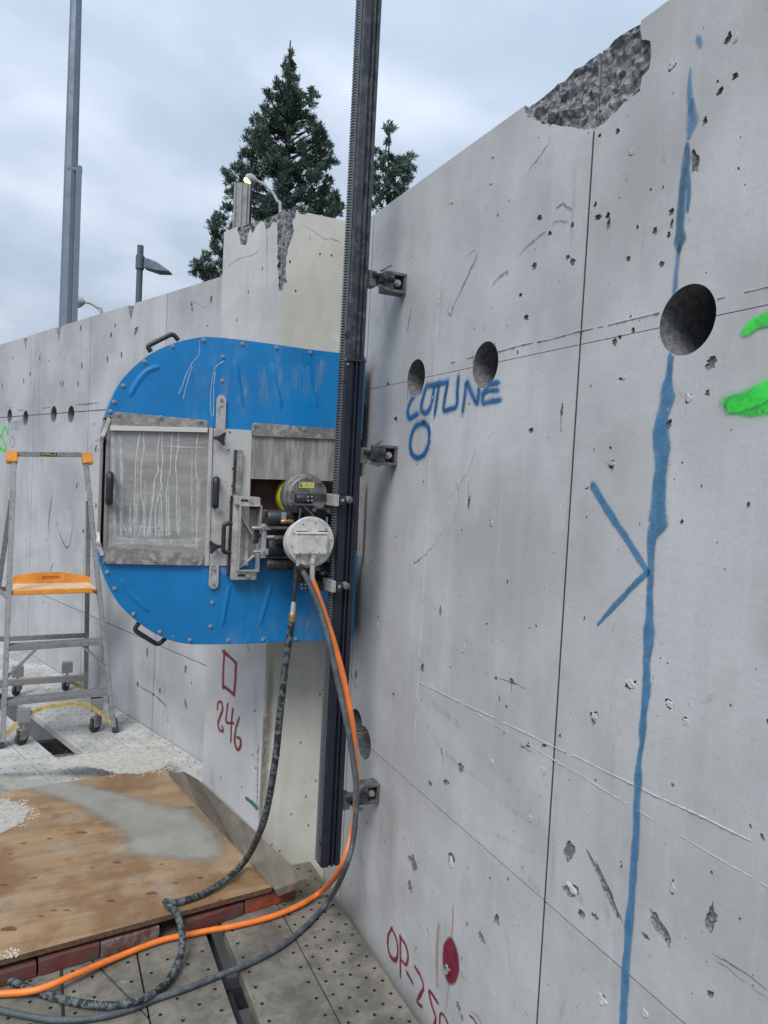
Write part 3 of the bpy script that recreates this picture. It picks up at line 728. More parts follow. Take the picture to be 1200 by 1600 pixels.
# red disc with anchor ring
c0 = FR.px(705, 1501); cR = .048
mb = MB(); mb.uv = []
n_ = 40
ring0 = blob(c0[0], c0[1], cR*1.03, cR*1.55, .12, n_, .05, 3)
mb.v.append(tuple(FR.p(c0[0], c0[1], -.003))); mb.uv.append((0, 0))
for k_, s_ in enumerate((.6, 1.)):
    for p_ in ring0: mb.v.append(tuple(FR.p(c0[0]+(p_[0]-c0[0])*s_, c0[1]+(p_[1]-c0[1])*s_, -.003))); mb.uv.append((s_, 0))
mb.f = [(0, 1+i, 1+(i+1)%n_) for i in range(n_)] + [(1+i, 1+n_+i, 1+n_+(i+1)%n_, 1+(i+1)%n_) for i in range(n_)]; mb.mi = [0]*len(mb.f)
mb.build('painted_disc', M['maroon'], wall, label='dark red painted oval')
ac = FR.px(704, 1513)
rg = MB(); R2 = [FR.p(ac[0]+cos(a)*.008, ac[1]+sin(a)*.013, -.014) for a in [2*pi*i/24 for i in range(25)]]
rg.tube(R2, .0022, 8, cap=False); rg.cyl(FR.p(ac[0], ac[1]-.004, 0), FR.p(ac[0], ac[1]-.004, -.014), .005, n=12)
rg.build('anchor_ring', M['bolt'], wall, smooth=True)
# dark scuffs and scratches
def seg(*p): return [(a, b, c) for a, b, c in p]
stroke('scratch', FR, [seg((747,392,2),(745,402,3),(738,416,4),(728,440,4),(715,465,2),(705,492,2)), seg((704,474,2),(708,482,2),(705,492,3),(700,487,2),(704,474,2)), seg((742,392,1.5),(735,396,1),(728,405,1)),
  seg((642,485,5),(640,500,4),(636,520,1.5)), seg((862,215,2),(848,238,2.5),(832,260,2),(823,280,1.5)), seg((795,425,7),(782,432,4),(768,448,1.5)), seg((855,362,2),(835,375,3),(812,398,2)), seg((757,505,1.5),(756,516,1.5)),
  seg((732,752,1.5),(732,795,2)), seg((780,1060,1),(800,1066,2),(822,1075,1)), seg((800,1058,1),(800,1080,1.5)), seg((870,325,5),(880,320,4),(895,330,2)),
  seg((865,350,4),(872,345,3),(890,348,2)), seg((690,1170,4),(693,1190,2)), seg((1115,1490,2),(1150,1510,3),(1200,1545,2)), seg((1118,1498,1.5),(1160,1530,2),(1200,1560,1.5)),
  seg((550,1055,3),(557,1075,2)), seg((568,640,1),(570,700,1)), seg((712,750,1),(718,775,1.5),(714,800,1),(700,830,1)), seg((745,700,1),(730,740,1),(702,780,1)), seg((650,860,1),(648,880,3),(680,850,1),(700,815,1)),
  seg((585,550,1.5),(584,580,1)), seg((637,600,1.5),(638,640,1.5)), seg((640,590,1),(640,620,1.5)), seg((775,535,1.2),(776,575,1.2)), seg((739,548,1.2),(739,585,1.2)),
  seg((878,640,3),(877,672,3)), seg((815,1165,6),(830,1175,3))], M['mark'], wall, holes=cz, nw=3, step=.01, split=True)
stroke('smudge', FR, [seg((650,1075,20),(690,1110,22),(740,1150,14)), seg((780,1250,16),(850,1300,20)), seg((800,1340,14),(850,1400,20)), seg((875,1140,26),(868,1260,22),(862,1420,24)), seg((895,1395,30),(915,1410,16)),
  seg((640,1080,8),(700,1180,14),(800,1250,8)), seg((885,1560,14),(870,1600,20)), seg((945,1400,20),(960,1470,16)), seg((960,1150,14),(955,1250,10)), seg((560,720,18),(556,900,22)), seg((600,1250,18),(590,1340,24),(600,1400,18)),
  seg((690,440,10),(688,520,12)), seg((905,620,10),(890,740,12),(880,900,12)), seg((790,1440,22),(800,1520,18)), seg((560,1290,24),(575,1440,20)), seg((1095,1100,10),(1120,1085,16)), seg((745,1290,20),(850,1340,12)),
  seg((605,400,14),(600,520,16)), seg((900,245,20),(890,420,16)), seg((1010,340,12),(1000,420,12))], M['soft_mark'], wall, holes=cz, nw=6, step=.02, split=True)

# ------------------------------------------------------------------ left wall
lwall = root_of('concrete_wall', FL.p(1, -1.6), 'long grey concrete wall behind the ladder, with a row of four small round holes', 'wall')
lc = [FL.px(15, 650)+(.062,), FL.px(40, 653)+(.062,), FL.px(84, 647)+(.062,), FL.px(111, 647)+(.062,)]
LT = 2.61
chips = []
for (x, y, s) in [(205,482,.045), (92,515,.05), (40,532,.055)]:
    c = FL.px(x, y); chips.append(([(c[0]-s*1.1, LT+.01), (c[0]+s*1.1, LT+.01), (c[0]+s*.7, LT-.04), (c[0]+s*.25, LT-.07), (c[0]-.1*s, LT-.105), (c[0]-s*.6, LT-.045)], .02, 0, .6, 60))
jl = [-1.6, -.157, .959, 2.082, 3.2, 4.3, 5.4, 6.6, 7.8, 9.0, 12.]
lp = []
lpx = [(75,130),(62,560),(94,480+120),(98,600),(122,600),(128,572),(212,517),(174,523),(168,562),(214,515),(126,514),(86,630),(47,584),(37,596),(4,604),(190,555),(120,760),(200,860),(300,480),(233,470),(180,510),(262,520),(330,470),(20,560),(150,790),(60,910),(230,1020),(290,1045),(250,1080),(215,1070),(75,940),(290,1100),(160,945),(130,830),(150,700)]
for i, (x, y) in enumerate(lpx):
    c = FL.px(x, y)
    lp.append((blob(c[0], c[1], .012+.006*random.random(), .018+.012*random.random(), random.uniform(-.5, .5), 8, .5, i), .006, .2, .4, 50))
for i in range(90):
    c = (random.uniform(-1, 6), random.uniform(.1, 2.5))
    lp.append((blob(c[0], c[1], random.uniform(.004, .009), random.uniform(.005, .012), 0, 7, .5, i+40), .004, .2, .3, 50))
for a, b in zip(jl, jl[1:]):
    for ri, (za, zb) in enumerate([(-1.6, .524), (.530, LT)]):
        hs = [(circ(c[0], c[1], c[2], 32), .3, 0, 0, 1) for c in lc if a < c[0]+c[2] and c[0]-c[2] < b and ri]
        for h in lp + (chips if ri else []):
            bb = bbox(h[0])
            if bb[0] > a+.01 and bb[1] < b-.01 and bb[2] > za+.01 and (bb[3] < zb-.01 or h in chips) and not any(math.hypot(bb[0]-c[0], bb[2]-c[1]) < c[2]+.04 for c in lc): hs.append(h)
        if ri: hs.append(([(a-.1, 1.949), (b+.1, 1.949), (b+.1, 1.957), (a-.1, 1.957)], .003, 0, 0, 1))
        slab('concrete_panel', [(a+.0035, za), (b-.0035, za), (b-.0035, zb), (a+.0035, zb)], hs, FL, [M['wall_far'], M['pit']], .4, lwall)
for o in lwall.children:
    me = o.data; me.materials.append(M['core']); me.materials.append(M['agg']); L = org(o)
    for p in me.polygons:
        if p.material_index == 1:
            c = p.center + L - FL.o; q = (c.dot(FL.u), c.z)
            if any(math.hypot(q[0]-k[0], q[1]-k[1]) < k[2]+.01 for k in lc): p.material_index = 2
            elif q[1] > 2.45: p.material_index = 3
seam(FL, (6, 2.035), (2.6, 2.035), .004, .003, lwall, -.1, 3, mat='seam')
lz = lc
stroke('groove_mark', FL, [[(65,638,2),(80,636,2.4)], [(117,633,2),(138,631,3),(155,629,2)], [(27,641,1.5),(38,641,1.5)]], M['mark'], lwall, holes=lz, nw=3, split=True)
def cr(pts, w, sx=.2, sy=.2, ox=0, oy=480): return [(ox+x*sx, oy+y*sy, w) for x, y in pts]
stroke('painted_lettering', FL, [cr([(80,900),(66,925),(68,955),(80,965)], 2.2), cr([(92,905),(88,945),(100,955),(104,905)], 2.2), cr([(106,900),(128,892)], 2.2), cr([(118,898),(112,950)], 2.2), cr([(130,895),(122,955),(135,950),(140,890)], 2.2),
  cr([(142,955),(152,880),(160,930),(168,870)], 2.2), cr([(190,850),(176,868),(176,910),(194,905)], 2.2), cr([(178,885),(190,880)], 2)], M['blue_faint'], lwall, holes=lz, label='small faint blue sprayed word CUTLINE')
stroke('painted_lettering', FL, cr([(98,1010),(84,1030),(82,1070),(96,1095),(112,1080),(114,1035),(98,1010)], 2.2), M['blue_faint'], lwall, label='small faint blue sprayed letter O')
stroke('painted_number', FL, cr([(62,985),(40,940),(22,960),(18,1010),(32,1050),(44,1095),(30,1120),(0,1100),(-30,1080)], 6), M['green'], lwall, label='bright green sprayed figure S')
stroke('painted_number', FL, cr([(10,1000),(-10,1020)], 6), M['green'], lwall, label='bright green paint stub')
stroke('scratch', FL, [[(82,772,2),(80,785,5),(77,805,5),(75,838,1.5)], [(86,805,1.5),(92,830,2),(105,856,4),(112,835,2),(116,803,2)], [(83,880,3),(78,895,4)], [(60,545,1),(67,560,2),(60,570,1)], [(300,470,1),(320,480,1)],
   [(215,1070,2),(240,1085,4),(262,1105,3)]], M['mark'], lwall, nw=3, step=.02, split=True)
stroke('smudge', FL, [[(200,1000,40),(240,1060,50),(290,1100,40)], [(20,870,30),(90,860,24)], [(60,560,20),(62,700,16)], [(100,940,18),(180,990,22)]], M['soft_mark'], lwall, nw=6, step=.03, split=True)

# ------------------------------------------------------------------ pier
pier = root_of('concrete_pier', (.9, 2.9, -1.6), 'pale concrete pier with broken top corner, standing where the two walls meet', 'pier')
PT = 2.605
def P1(pts): return [FPS.px(280+x/3, 40+y/3) for x, y in pts]
side_spall = P1([(560,1215),(485,1245),(466,1238),(462,1150),(461,1050),(459,925),(440,920),(425,945),(405,955),(400,925),(385,915),(365,935),(345,975),(335,950),(322,985),(312,1028),(288,1025),(283,985),(272,958),(240,965)])
side_spall = densify([(-.02, side_spall[1][1])] + side_spall[1:-1] + [(.32, 2.7), (-.02, 2.7)], .014, .012, 21)
slab('side_face', [(0, -1.6), (.442, -1.6), (.442, PT), (0, PT)],
     [(side_spall, .016, 0, .9, 50)] + [(blob(*FPS.px(x, y), .004, .007, .2, 8, .5, x), .005, .2, .4, 60) for x, y in [(388,457),(410,420),(370,500),(395,1180),(398,1110),(335,1250),(350,1290),(378,1230),(345,1215),(400,1200)]],
     FPS, [M['pier_side'], M['agg']], .05, pier, extra=[(random.uniform(0, .3), random.uniform(2.1, PT)) for _ in range(900)])
front_spall = P1([(560,835),(552,850),(558,870),(570,884),(590,886),(604,872),(606,855),(625,848),(640,865),(650,858),(652,845)])
front_spall = [(p[0]*1.0, p[1]) for p in [FPF.px(280+x/3, 40+y/3) for x, y in [(548,850),(556,872),(572,885),(592,886),(604,872),(606,856),(628,850),(641,866),(652,858),(655,846)]]]
fs2 = [FPF.px(280+x/3, 40+y/3) for x, y in [(545,900),(530,925),(538,960),(520,1020),(500,1090),(500,1180),(487,1240)]]
front_edge = densify([(-.02, fs2[-1][1])] + fs2[::-1] + [(front_spall[0][0], front_spall[0][1]), front_spall[1], front_spall[2], front_spall[3], front_spall[4], front_spall[5], front_spall[6], front_spall[7], front_spall[8], (front_spall[9][0], 2.7), (-.02, 2.7)], .014, .008, 31)
low_chip = [FPF.px(x, y) for x, y in [(399,1140),(403,1150),(402,1200),(400,1250),(396,1300)]]
low_edge = densify([(-.02, .1)] + [(.010, .12), (.014, .25), (.008, .38), (.016, .50), (.006, .62), (-.02, .65)], .01, .008, 41)
slab('front_face', [(0, -1.6), (WX-.82, -1.6), (WX-.82, PT), (0, PT)],
     [(front_edge, .014, 0, .9, 50), (low_edge, .008, 0, .8, 60)] + [(blob(*FPF.px(x, y), .004, .006, .2, 8, .5, x), .004, .2, .4, 60) for x, y in [(453,409),(462,455),(500,1085),(478,1245),(455,1272),(482,1290),(493,1220),(436,1180),(470,1160),(425,1320),(437,1330),(500,397),(518,399),(447,440)]],
     FPF, [M['pier_front'], M['agg']], .05, pier, extra=[(random.uniform(0, .12), random.uniform(2.1, PT)) for _ in range(300)])
q1 = FPS.p(.442, 0); mb = MB()
base = [FPS.p(.012, 0, .012)+Vector((.006, .012, 0)), FPS.p(.43, 0, .052), Vector((1.3, 3.5, 0)), Vector((WX-.01, 2.79, 0)), Vector((.85, 2.752, 0))]
mb.prism([Vector((p.x, p.y, -1.6)) for p in base], (0, 0, 1.6+PT-.006)); mb.build('pier_core', M['agg'], pier)
mb = MB(); mb.prism([FPS.p(.4419, -1.6, .0), FPS.p(.4419, -1.6, .41), FPS.p(.38, -1.6, .41), FPS.p(.38, -1.6, .055)], (0, 0, 1.6+PT-.004)); mb.build('rear_face', M['pier_side'], pier)
stroke('painted_number', FPS, [[(340,1108,5.2),(341,1098,5.2),(346,1097,5.9),(348,1108,6.5),(344,1120,6.5),(341,1130,6.5),(343,1140,6.5),(349,1142,6.5),(347,1134,3.9)],
   [(356,1100,5.2),(354,1118,5.2),(354,1128,5.2),(365,1130,5.2)], [(364,1108,5.2),(362,1130,5.2),(361,1158,4.5)], [(374,1122,5.2),(369,1138,5.9),(367,1158,6.5),(371,1171,6.5),(376,1166,6.5),(376,1155,5.9),(371,1152,5.2)]], M['red'], pier, label='dark red painted number 246', step=.004, mist=(M['mist_red'], 1.7))
stroke('painted_square', FPS, [[(349,1018,8.1),(359,1026,8.1),(369,1036,8.1)], [(369,1036,8.1),(368,1060,8.1),(366,1084,8.1)], [(366,1086,8.1),(358,1078,8.1),(349,1072,8.1)], [(349,1074,8.1),(349,1050,8.1),(351,1018,8.1)]], M['red'], pier, label='dark red painted square outline', step=.004)
stroke('teal_mark', FPS, [[(385,1247,6),(394,1254,8),(402,1262,8)]], M['teal'], pier, label='small dark teal paint dab')
stroke('smudge', FPS, [[(398,1020,10),(401,1120,14),(399,1220,12),(397,1290,12)], [(330,1190,20),(335,1240,26),(345,1270,20)], [(418,330,8),(417,440,6)]], M['soft_mark'], pier, nw=6, split=True)
stroke('scratch', FPS, [[(350,422,1),(372,405,1.5),(395,398,1),(412,385,1)], [(405,1150,3),(403,1200,4),(402,1262,4)], [(386,1000,1),(389,1016,2)], [(418,300,1),(417,470,1)]], M['mark'], pier, nw=3, split=True)
stroke('hairline_crack', FPF, [[(467,350,1),(485,358,1.2),(505,372,1.2),(520,374,1),(536,380,1)], [(484,365,1),(485,375,1.5)]], M['mark'], pier, nw=3, split=True)
t = NT('rusty_run')
M['brownrun'] = spray('brown_water_stain', (.16, .12, .06), .5, 1., .9, fade=.3)
stroke('water_stain', FPF, [[(424,1008,16),(420,1100,20),(414,1200,20),(408,1290,14)], [(445,1008,10),(440,1100,10)]], M['brownrun'], pier, nw=6, step=.02, split=True)

# ------------------------------------------------------------------ deck
deck = root_of('deck', (0, 3, 0), None, None, None, 'structure')
FD = Frame((0, 0, 0), (1, 0, 0), (0, 1, 0), (0, 0, 1))
def perf(poly, along, s0, s1, r=.0062, pitch=.058, rows=None, lim=None, off=0):
    """punched holes in staggered rows between s0 and s1 across, running along `along`"""
    a = Vector(along).normalized(); c = Vector((a.y, -a.x))
    hs = []; wid = s1-s0; nr = rows or 5
    ts = [Vector(p).dot(a) for p in poly]; t = math.floor(min(ts)/pitch)*pitch+off; k = 0
    xs = [Vector(p) for p in poly]
    while t < max(ts):
        for j in range(nr):
            s = s0 + wid*(j+.5)/nr
            tt = t + (pitch/2 if j % 2 else 0)
            P = a*tt + c*s
            if inside((P.x, P.y), poly) and all(((Vector(q)-Vector(p)).cross(P-Vector(p)) if False else abs((Vector(q)-Vector(p)).normalized().cross(P-Vector(p)))) > r*1.6 for p, q in zip(poly, poly[1:]+poly[:1])):
                if lim is None or lim(P): hs.append(([(P.x+cos(2*pi*i/8)*r, P.y+sin(2*pi*i/8)*r) for i in range(8)], None, 0, 0, 1))
        t += pitch; k += 1
    return hs
def plank(poly, along, s0, s1, mat, z=0, **kw):
    hs = perf(poly, along, s0, s1, **kw)
    fr = Frame((0, 0, z), (1, 0, 0), (0, 1, 0), (0, 0, 1))
    return slab('deck_plank', poly, hs, fr, [M[mat], M['deck_dark']], .038, deck, back=False)  # punched-hole walls get a dark colour in place of their shade
def rect(x0, x1, y0, y1): return [(x0, y0), (x1, y0), (x1, y1), (x0, y1)]
g_ = .003
plank(rect(.834, 1.045, -1.5, 2.733), (0, 1), .834, 1.045, 'deck', rows=5, pitch=.062)
plank(rect(.616, .829, -1.5, 2.60), (0, 1), .616, .829, 'deck', rows=4, pitch=.075, lim=lambda P: P.x > .75 or P.x < .645)
plank(rect(.328, .553, -1.5, 2.60), (0, 1), .328, .553, 'deck', rows=4, pitch=.095)
# diagonal cut
dA, dB = (.19, 2.41), (.335, 2.06)
dn = (dB[1]-dA[1], -(dB[0]-dA[0])); dc = dn[0]*dA[0]+dn[1]*dA[1]
base_ = rect(.104, .322, -1.5, 2.60)
sg = .0035*math.hypot(*dn)
plank(clip(base_, dn[0], dn[1], dc+sg), (0, 1), .104, .322, 'deck', rows=4, pitch=.095)
plank(clip(base_, -dn[0], -dn[1], -dc+sg), (0, 1), .104, .322, 'deck', rows=4, pitch=.095, off=.03)
plank(rect(-.125, .094, -1.5, 2.60), (0, 1), -.125, .094, 'deck', rows=4, pitch=.095)
plank(rect(-.36, -.13, -1.5, 2.60), (0, 1), -.36, -.13, 'deck', rows=4, pitch=.095)
plank(rect(-.60, -.365, -1.5, 2.60), (0, 1), -.60, -.365, 'deck', rows=4, pitch=.095)
# far planks along the left wall
WD = Vector((wd.x, wd.y)); WN = Vector((wn.x, wn.y))
def wp(s, t): P = WN*s + WD*t; return (P.x, P.y)
for (sa, sb, ta, far_t) in [(1.800, 2.020, 0, 9), (1.571, 1.796, 0, 9), (1.436, 1.5675, 0, 3.55), (1.306, 1.432, 0, 9), (1.085, 1.301, 0, 9), (.86, 1.08, 0, 9), (.63, .855, 0, 9), (.40, .625, 0, 9), (.17, .395, 0, 9)]:
    poly = [wp(sa, ta), wp(sb, ta), wp(sb, far_t), wp(sa, far_t)]
    if far_t < 4: poly = [wp(sa, 2.0), wp(sb, 2.0), wp(sb, 3.87), wp(sa, 3.87)]
    poly = clip(poly, 0, 1, 2.605 if sb < 1.5 else 2.74)
    # keep clear of the pier
    if sa > 1.56: poly = clip(poly, WD.x, WD.y, (Vector((.82, 2.737)).dot(WD))+.46) if sb > 1.8 else poly
    c = Vector((WD.y, -WD.x))
    s0_, s1_ = Vector(wp(sa, 0)).dot(c), Vector(wp(sb, 0)).dot(c)
    plank(poly, (WD.x, WD.y), s0_, s1_, 'deck_far', r=.0055, pitch=.085, rows=4 if sb-sa > .15 else 2, lim=lambda P: 3.4 < P.y < 7.2)
mb = MB()
for x in (.575, .22, -.25): mb.box(x-.02, x+.02, -1.5, 2.6, -.20, -.07)
for y in (2.2, 1.2, .2, 3.3, 4.6, 5.8): mb.box(-3, 1.02 if y < 3 else .55 if y > 4 else .6, y, y+.05, -.14, -.06)
mb.build('deck_beam', M['deck_dark'], deck)

# ------------------------------------------------------------------ plywood, board, timbers
PZ = .082
def onb(x, y): p = onz(x, y, PZ); return (p.x, p.y)
A = Vector((.803, 2.475)); ex = Vector((-1, -.105)).normalized(); ey = Vector((-.205, 1.2)).normalized()
corners = [A, A+ey*1.24, A+ey*1.24+ex*1.24, A+ex*1.24]
corners = [(p.x, p.y) for p in corners]
ply = slab('plywood_sheet', corners, [], Frame((0, 0, PZ), (1, 0, 0), (0, 1, 0), (0, 0, 1)), [M['ply'], M['ply']], .018, None, loc=(.3, 3, PZ-.018))
ply.data.materials.append(M['plyedge'])
for p in ply.data.polygons:
    if abs(p.normal.z) < .5: p.material_index = 2
tag(ply, 'wet knotty plywood sheet lying on the deck in front of the ladder', 'plywood sheet')
bd = MB()
LQ = [Vector(q) for q in ((.807, 2.447, .085), (.748, 2.78, .085), (.672, 3.20, .085), (.604, 3.58, .086))]
RQ = [Vector(q) for q in ((.916, 2.43, .116), (.812, 2.737, .160), (.667, 3.17, .217), (.652, 3.44, .150))]
dn3 = Vector((.012, 0, -.026)); n4 = 4
bd.add(LQ+RQ+[q+dn3 for q in LQ]+[q+dn3 for q in RQ],
       [(k, k+1, 5+k, 4+k) for k in range(3)] + [(8+k, 12+k, 13+k, 9+k) for k in range(3)] + [(k, 8+k, 9+k, k+1) for k in range(3)] + [(4+k, 5+k, 13+k, 12+k) for k in range(3)] + [(0, 4, 12, 8), (3, 11, 15, 7)])
o = bd.build('grey_board', M['board'], None, loc=(.78, 2.9, PZ)); tag(o, 'weathered grey board leaning between the plywood edge and the concrete pier', 'board')
# timbers: x0,y0 -> x1,y1 (front bottom edge), height, depth, material
T = [((-.36, 2.335), (.028, 2.385), .044, .07, 'redold', 'red painted timber block under the left front of the plywood', 0),
     ((.034, 2.386), (.212, 2.407), .050, .07, 'redold', 'scuffed red timber block beside the dark block under the plywood', .0),
     ((.216, 2.408), (.402, 2.436), .048, .07, 'darkwood', 'dark brown timber block under the middle of the plywood front edge', .0),
     ((.492, 2.425), (.700, 2.470), .046, .06, 'redold', 'chipped red timber block lying alone near the right plywood corner', .0),
     ((.705, 2.475), (.905, 2.500), .050, .06, 'redwood', 'orange red painted timber block under the end of the grey board', .0)]
for (a, b, h, d, mt, lb, _) in T:
    a = Vector(a+(0.001,)); b = Vector(b+(0.001,)); dr = (b-a).normalized(); nv = Vector((-dr.y, dr.x, 0))*d
    tm = MB(); k = 9
    for i in range(k+1):
        q = a.lerp(b, i/k); j = lambda s: (noise.noise(Vector((q.x*30, s, q.y*7)))*.004 if 0 < i < k else 0)
        hh = min(h, PZ-.0205) if True else h
        tm.v += [tuple(q+nv*0+Vector((0, j(1), 0))), tuple(q+nv), tuple(q+nv+Vector((0, 0, hh))), tuple(q+Vector((0, j(2)*1.3, hh+min(0, j(3)))))]
        if i:
            r = (i-1)*4
            tm.f += [(r+m_, r+(m_+1)%4, r+4+(m_+1)%4, r+4+m_) for m_ in range(4)]; tm.mi += [0]*4
    tm.f += [(3, 2, 1, 0), tuple(k*4+m_ for m_ in range(4))]; tm.mi += [0, 0]
    o = tm.build('timber_block', M[mt], None, loc=(a+b)/2, bevel=.003); tag(o, lb, 'timber block', 'timber blocks under the plywood')
# puddle: radial mesh with an edge value
pud = [(-40,1206),(0,1214),(69,1217),(133,1225),(176,1236),(240,1255),(304,1265),(330,1290),(345,1313),(348,1338),(320,1346),(197,1338),(202,1315),(176,1290),(122,1258),(69,1242),(0,1224),(-40,1224)]
pp = [onb(*q) for q in pud]; lo = [min(p[0] for p in pp), min(p[1] for p in pp)]; hi = [max(p[0] for p in pp), max(p[1] for p in pp)]
def dist_edge(P):
    d = 9
    for a, b in zip(pp, pp[1:]+pp[:1]):
        a = Vector(a); b = Vector(b); ab = b-a; t_ = max(0, min(1, (P-a).dot(ab)/ab.dot(ab))); d = min(d, (P-a-ab*t_).length)
    return d
mb = MB(); idx = {}; ev = []; st_ = .014
nxx, nyy = int((hi[0]-lo[0])/st_)+8, int((hi[1]-lo[1])/st_)+8
for j in range(nyy):
    for i in range(nxx):
        P = Vector((lo[0]-.04+i*st_, lo[1]-.04+j*st_)); dd = dist_edge(P); s_ = dd if inside((P.x, P.y), pp) else -dd
        idx[i, j] = (len(mb.v), s_); mb.v.append((P.x, P.y, PZ+.0015)); ev.append(max(0, min(1, .4+s_/.09)))
cxs = lambda P: (Vector((P[0], P[1]))-A).dot(Vector((-ey.y, ey.x))) > .004
for j in range(nyy-1):
    for i in range(nxx-1):
        q = [idx[i, j], idx[i+1, j], idx[i+1, j+1], idx[i, j+1]]
        if max(a[1] for a in q) > -.045 and all(cxs(mb.v[a[0]]) for a in q): mb.f.append(tuple(a[0] for a in q)); mb.mi.append(0)
o = mb.build('puddle', M['puddle'], None, loc=(.4, 3, PZ+.0015), recalc=False)
at = o.data.attributes.new('edge', 'FLOAT', 'POINT'); at.data.foreach_set('value', ev)
tag(o, 'pale grey slurry puddle spread across the plywood sheet', 'puddle', None, 'stuff')
M['knot'] = spray('plywood_knot', (.16, .055, .025), .75, .75, 1.2, .6)
FPL = Frame((0, 0, PZ), (1, 0, 0), (0, 1, 0), (0, 0, 1))
for (x_, y_, w__) in [(345,355,9),(242,377,10),(343,465,10),(445,555,13),(324,577,9),(146,395,7),(70,408,7),(100,510,7),(158,605,7),(196,605,8),(25,660,18),(120,622,8),(587,510,8),(512,525,7),(10,530,10),(560,305,8),(645,575,6),(30,440,6),(475,470,5),(270,480,5)]:
    x_, y_ = x_*.5333, 1100+y_*.5333
    o_ = stroke('knot', FPL, [[(x_-w__*.3, y_, w__*.85), (x_, y_-.3, w__*1.0), (x_+w__*.3, y_, w__*.85)]], M['knot'], None, lift=.0005, step=.004)
    if o_: o_.parent = ply; o_.location = -org(ply)
# sawdust and slurry crumbs
mb = MB()
def crumbs(cx_, cy_, rx, ry, n, z, smin=.0015, smax=.006):
    for _ in range(n):
        a = random.uniform(0, 2*pi); r = sqrt(random.random())*random.uniform(.5, 1.15)
        p = onz(cx_+cos(a)*r*rx, cy_+sin(a)*r*ry, z); s = random.uniform(smin, smax)
        if noise.noise(Vector((p.x*12, p.y*12, 3))) < -.12: continue
        q = [p+Vector((random.uniform(-s, s), random.uniform(-s, s), .0004)) for _ in range(3)] + [p+Vector((0, 0, s*.5))]
        mb.add(q, [(0, 1, 3), (1, 2, 3), (2, 0, 3)])
crumbs(25, 1268, 38, 26, 1500, PZ); crumbs(15, 1490, 20, 9, 160, PZ)
crumbs(215, 1190, 75, 24, 3600, PZ, .002, .007); crumbs(255, 1165, 50, 16, 900, .001, .002, .007)
crumbs(200, 1180, 110, 14, 900, PZ); crumbs(170, 1340, 220, 110, 90, PZ, .001, .003)
o = mb.build('sawdust', M['chips'], None, loc=(.3, 3.4, PZ)); tag(o, 'pale crumbs of sawdust and dried slurry scattered on plywood and deck', 'sawdust', None, 'stuff')
# pale slurry skin along the far edge of the plywood
t = NT('pale_slurry_skin')
gm = t.n('ShaderNodeAttribute', attribute_name='edge').outputs['Fac']
al = t.ramp(t.math('ADD', gm, t.math('MULTIPLY', t.math('SUBTRACT', t.noise(22, 6, .75), .5), 1.3)), .3, .55, 0, .9)
M['skin'] = t.done(t.mix(t.ramp(t.noise(40, 5, .7), .35, .65), (.36, .345, .30), (.52, .50, .455)), .9, 0, t.bump(t.noise(60, 5, .7), .006, 1), .3, al)
def skin(cpx, z, name, lab):
    pts_ = [onz(x, y, z) for x, y in cpx]; P2 = [(p.x, p.y) for p in pts_]
    l0, l1 = min(p[0] for p in P2), min(p[1] for p in P2); h0, h1 = max(p[0] for p in P2), max(p[1] for p in P2)
    mb = MB(); ev = []; ok = {}; s = .018; na, nb = int((h0-l0)/s)+1, int((h1-l1)/s)+1
    for j in range(nb+1):
        for i in range(na+1):
            P = Vector((l0+i*s, l1+j*s)); d = 9
            for a, b in zip(P2, P2[1:]+P2[:1]):
                a = Vector(a); b = Vector(b); ab = b-a; t_ = max(0, min(1, (P-a).dot(ab)/ab.dot(ab))); d = min(d, (P-a-ab*t_).length)
            d = d if inside((P.x, P.y), P2) else -d
            ok[i, j] = (len(mb.v), d); mb.v.append((P.x, P.y, z)); ev.append(max(0, min(1, d/.07)))
    for j in range(nb):
        for i in range(na):
            q = [ok[i, j], ok[i+1, j], ok[i+1, j+1], ok[i, j+1]]
            if max(a[1] for a in q) > 0: mb.f.append(tuple(a[0] for a in q)); mb.mi.append(0)
    o = mb.build(name, M['skin'], None, loc=(l0, l1, z), recalc=False)
    at = o.data.attributes.new('edge', 'FLOAT', 'POINT'); at.data.foreach_set('value', ev)
    tag(o, lab, 'slurry', None, 'stuff')
skin([(-40,1186),(60,1184),(120,1176),(200,1166),(255,1168),(278,1186),(262,1204),(215,1214),(175,1212),(130,1200),(60,1196),(-40,1204)], PZ+.002, 'slurry_skin', 'pale dried slurry skin along the far edge of the plywood')
skin([(-30,1246),(20,1244),(60,1262),(48,1285),(20,1300),(-30,1320)], PZ+.003, 'slurry_skin', 'pale dried slurry patch at the left side of the plywood')

# ------------------------------------------------------------------ mast (vertical saw track)
MY = 2.205
mast = root_of('saw_mast', (.93, MY+.03, .26), 'tall dark navy steel track with a toothed rack, bolted to the right wall', 'saw track')
def mast_rail(z0, z1, mat, name, w0=.888, w1=.9505, rib=1., label=None):
    # plan outline with grooves on the front, counter-clockwise from above
    y0 = MY; y1 = MY+.062
    pr = [(w0, y0+.004), (w0+.004, y0), (w0+.026, y0), (w0+.028, y0+.007*rib), (w0+.033, y0+.007*rib), (w0+.035, y0-.003), (w0+.041, y0-.003), (w0+.043, y0+.006*rib), (w0+.047, y0+.006*rib), (w0+.049, y0-.002), (w1-.004, y0-.002), (w1, y0+.004), (w1, y1), (w0, y1)]
    mb = MB(); mb.prism([Vector((a, b, z0)) for a, b in pr], (0, 0, z1-z0)); return mb.build(name, M[mat], mast, label=label)
def mz(y): return ony(552, y, MY).z
zj = mz(562)
mast_rail(mz(1347), zj-.002, 'navy', 'lower_rail', .885, .9535, 1.2)
mast_rail(zj, 4.3, 'navy_worn', 'upper_rail', .888, .950, 1., 'worn greyish upper rail')
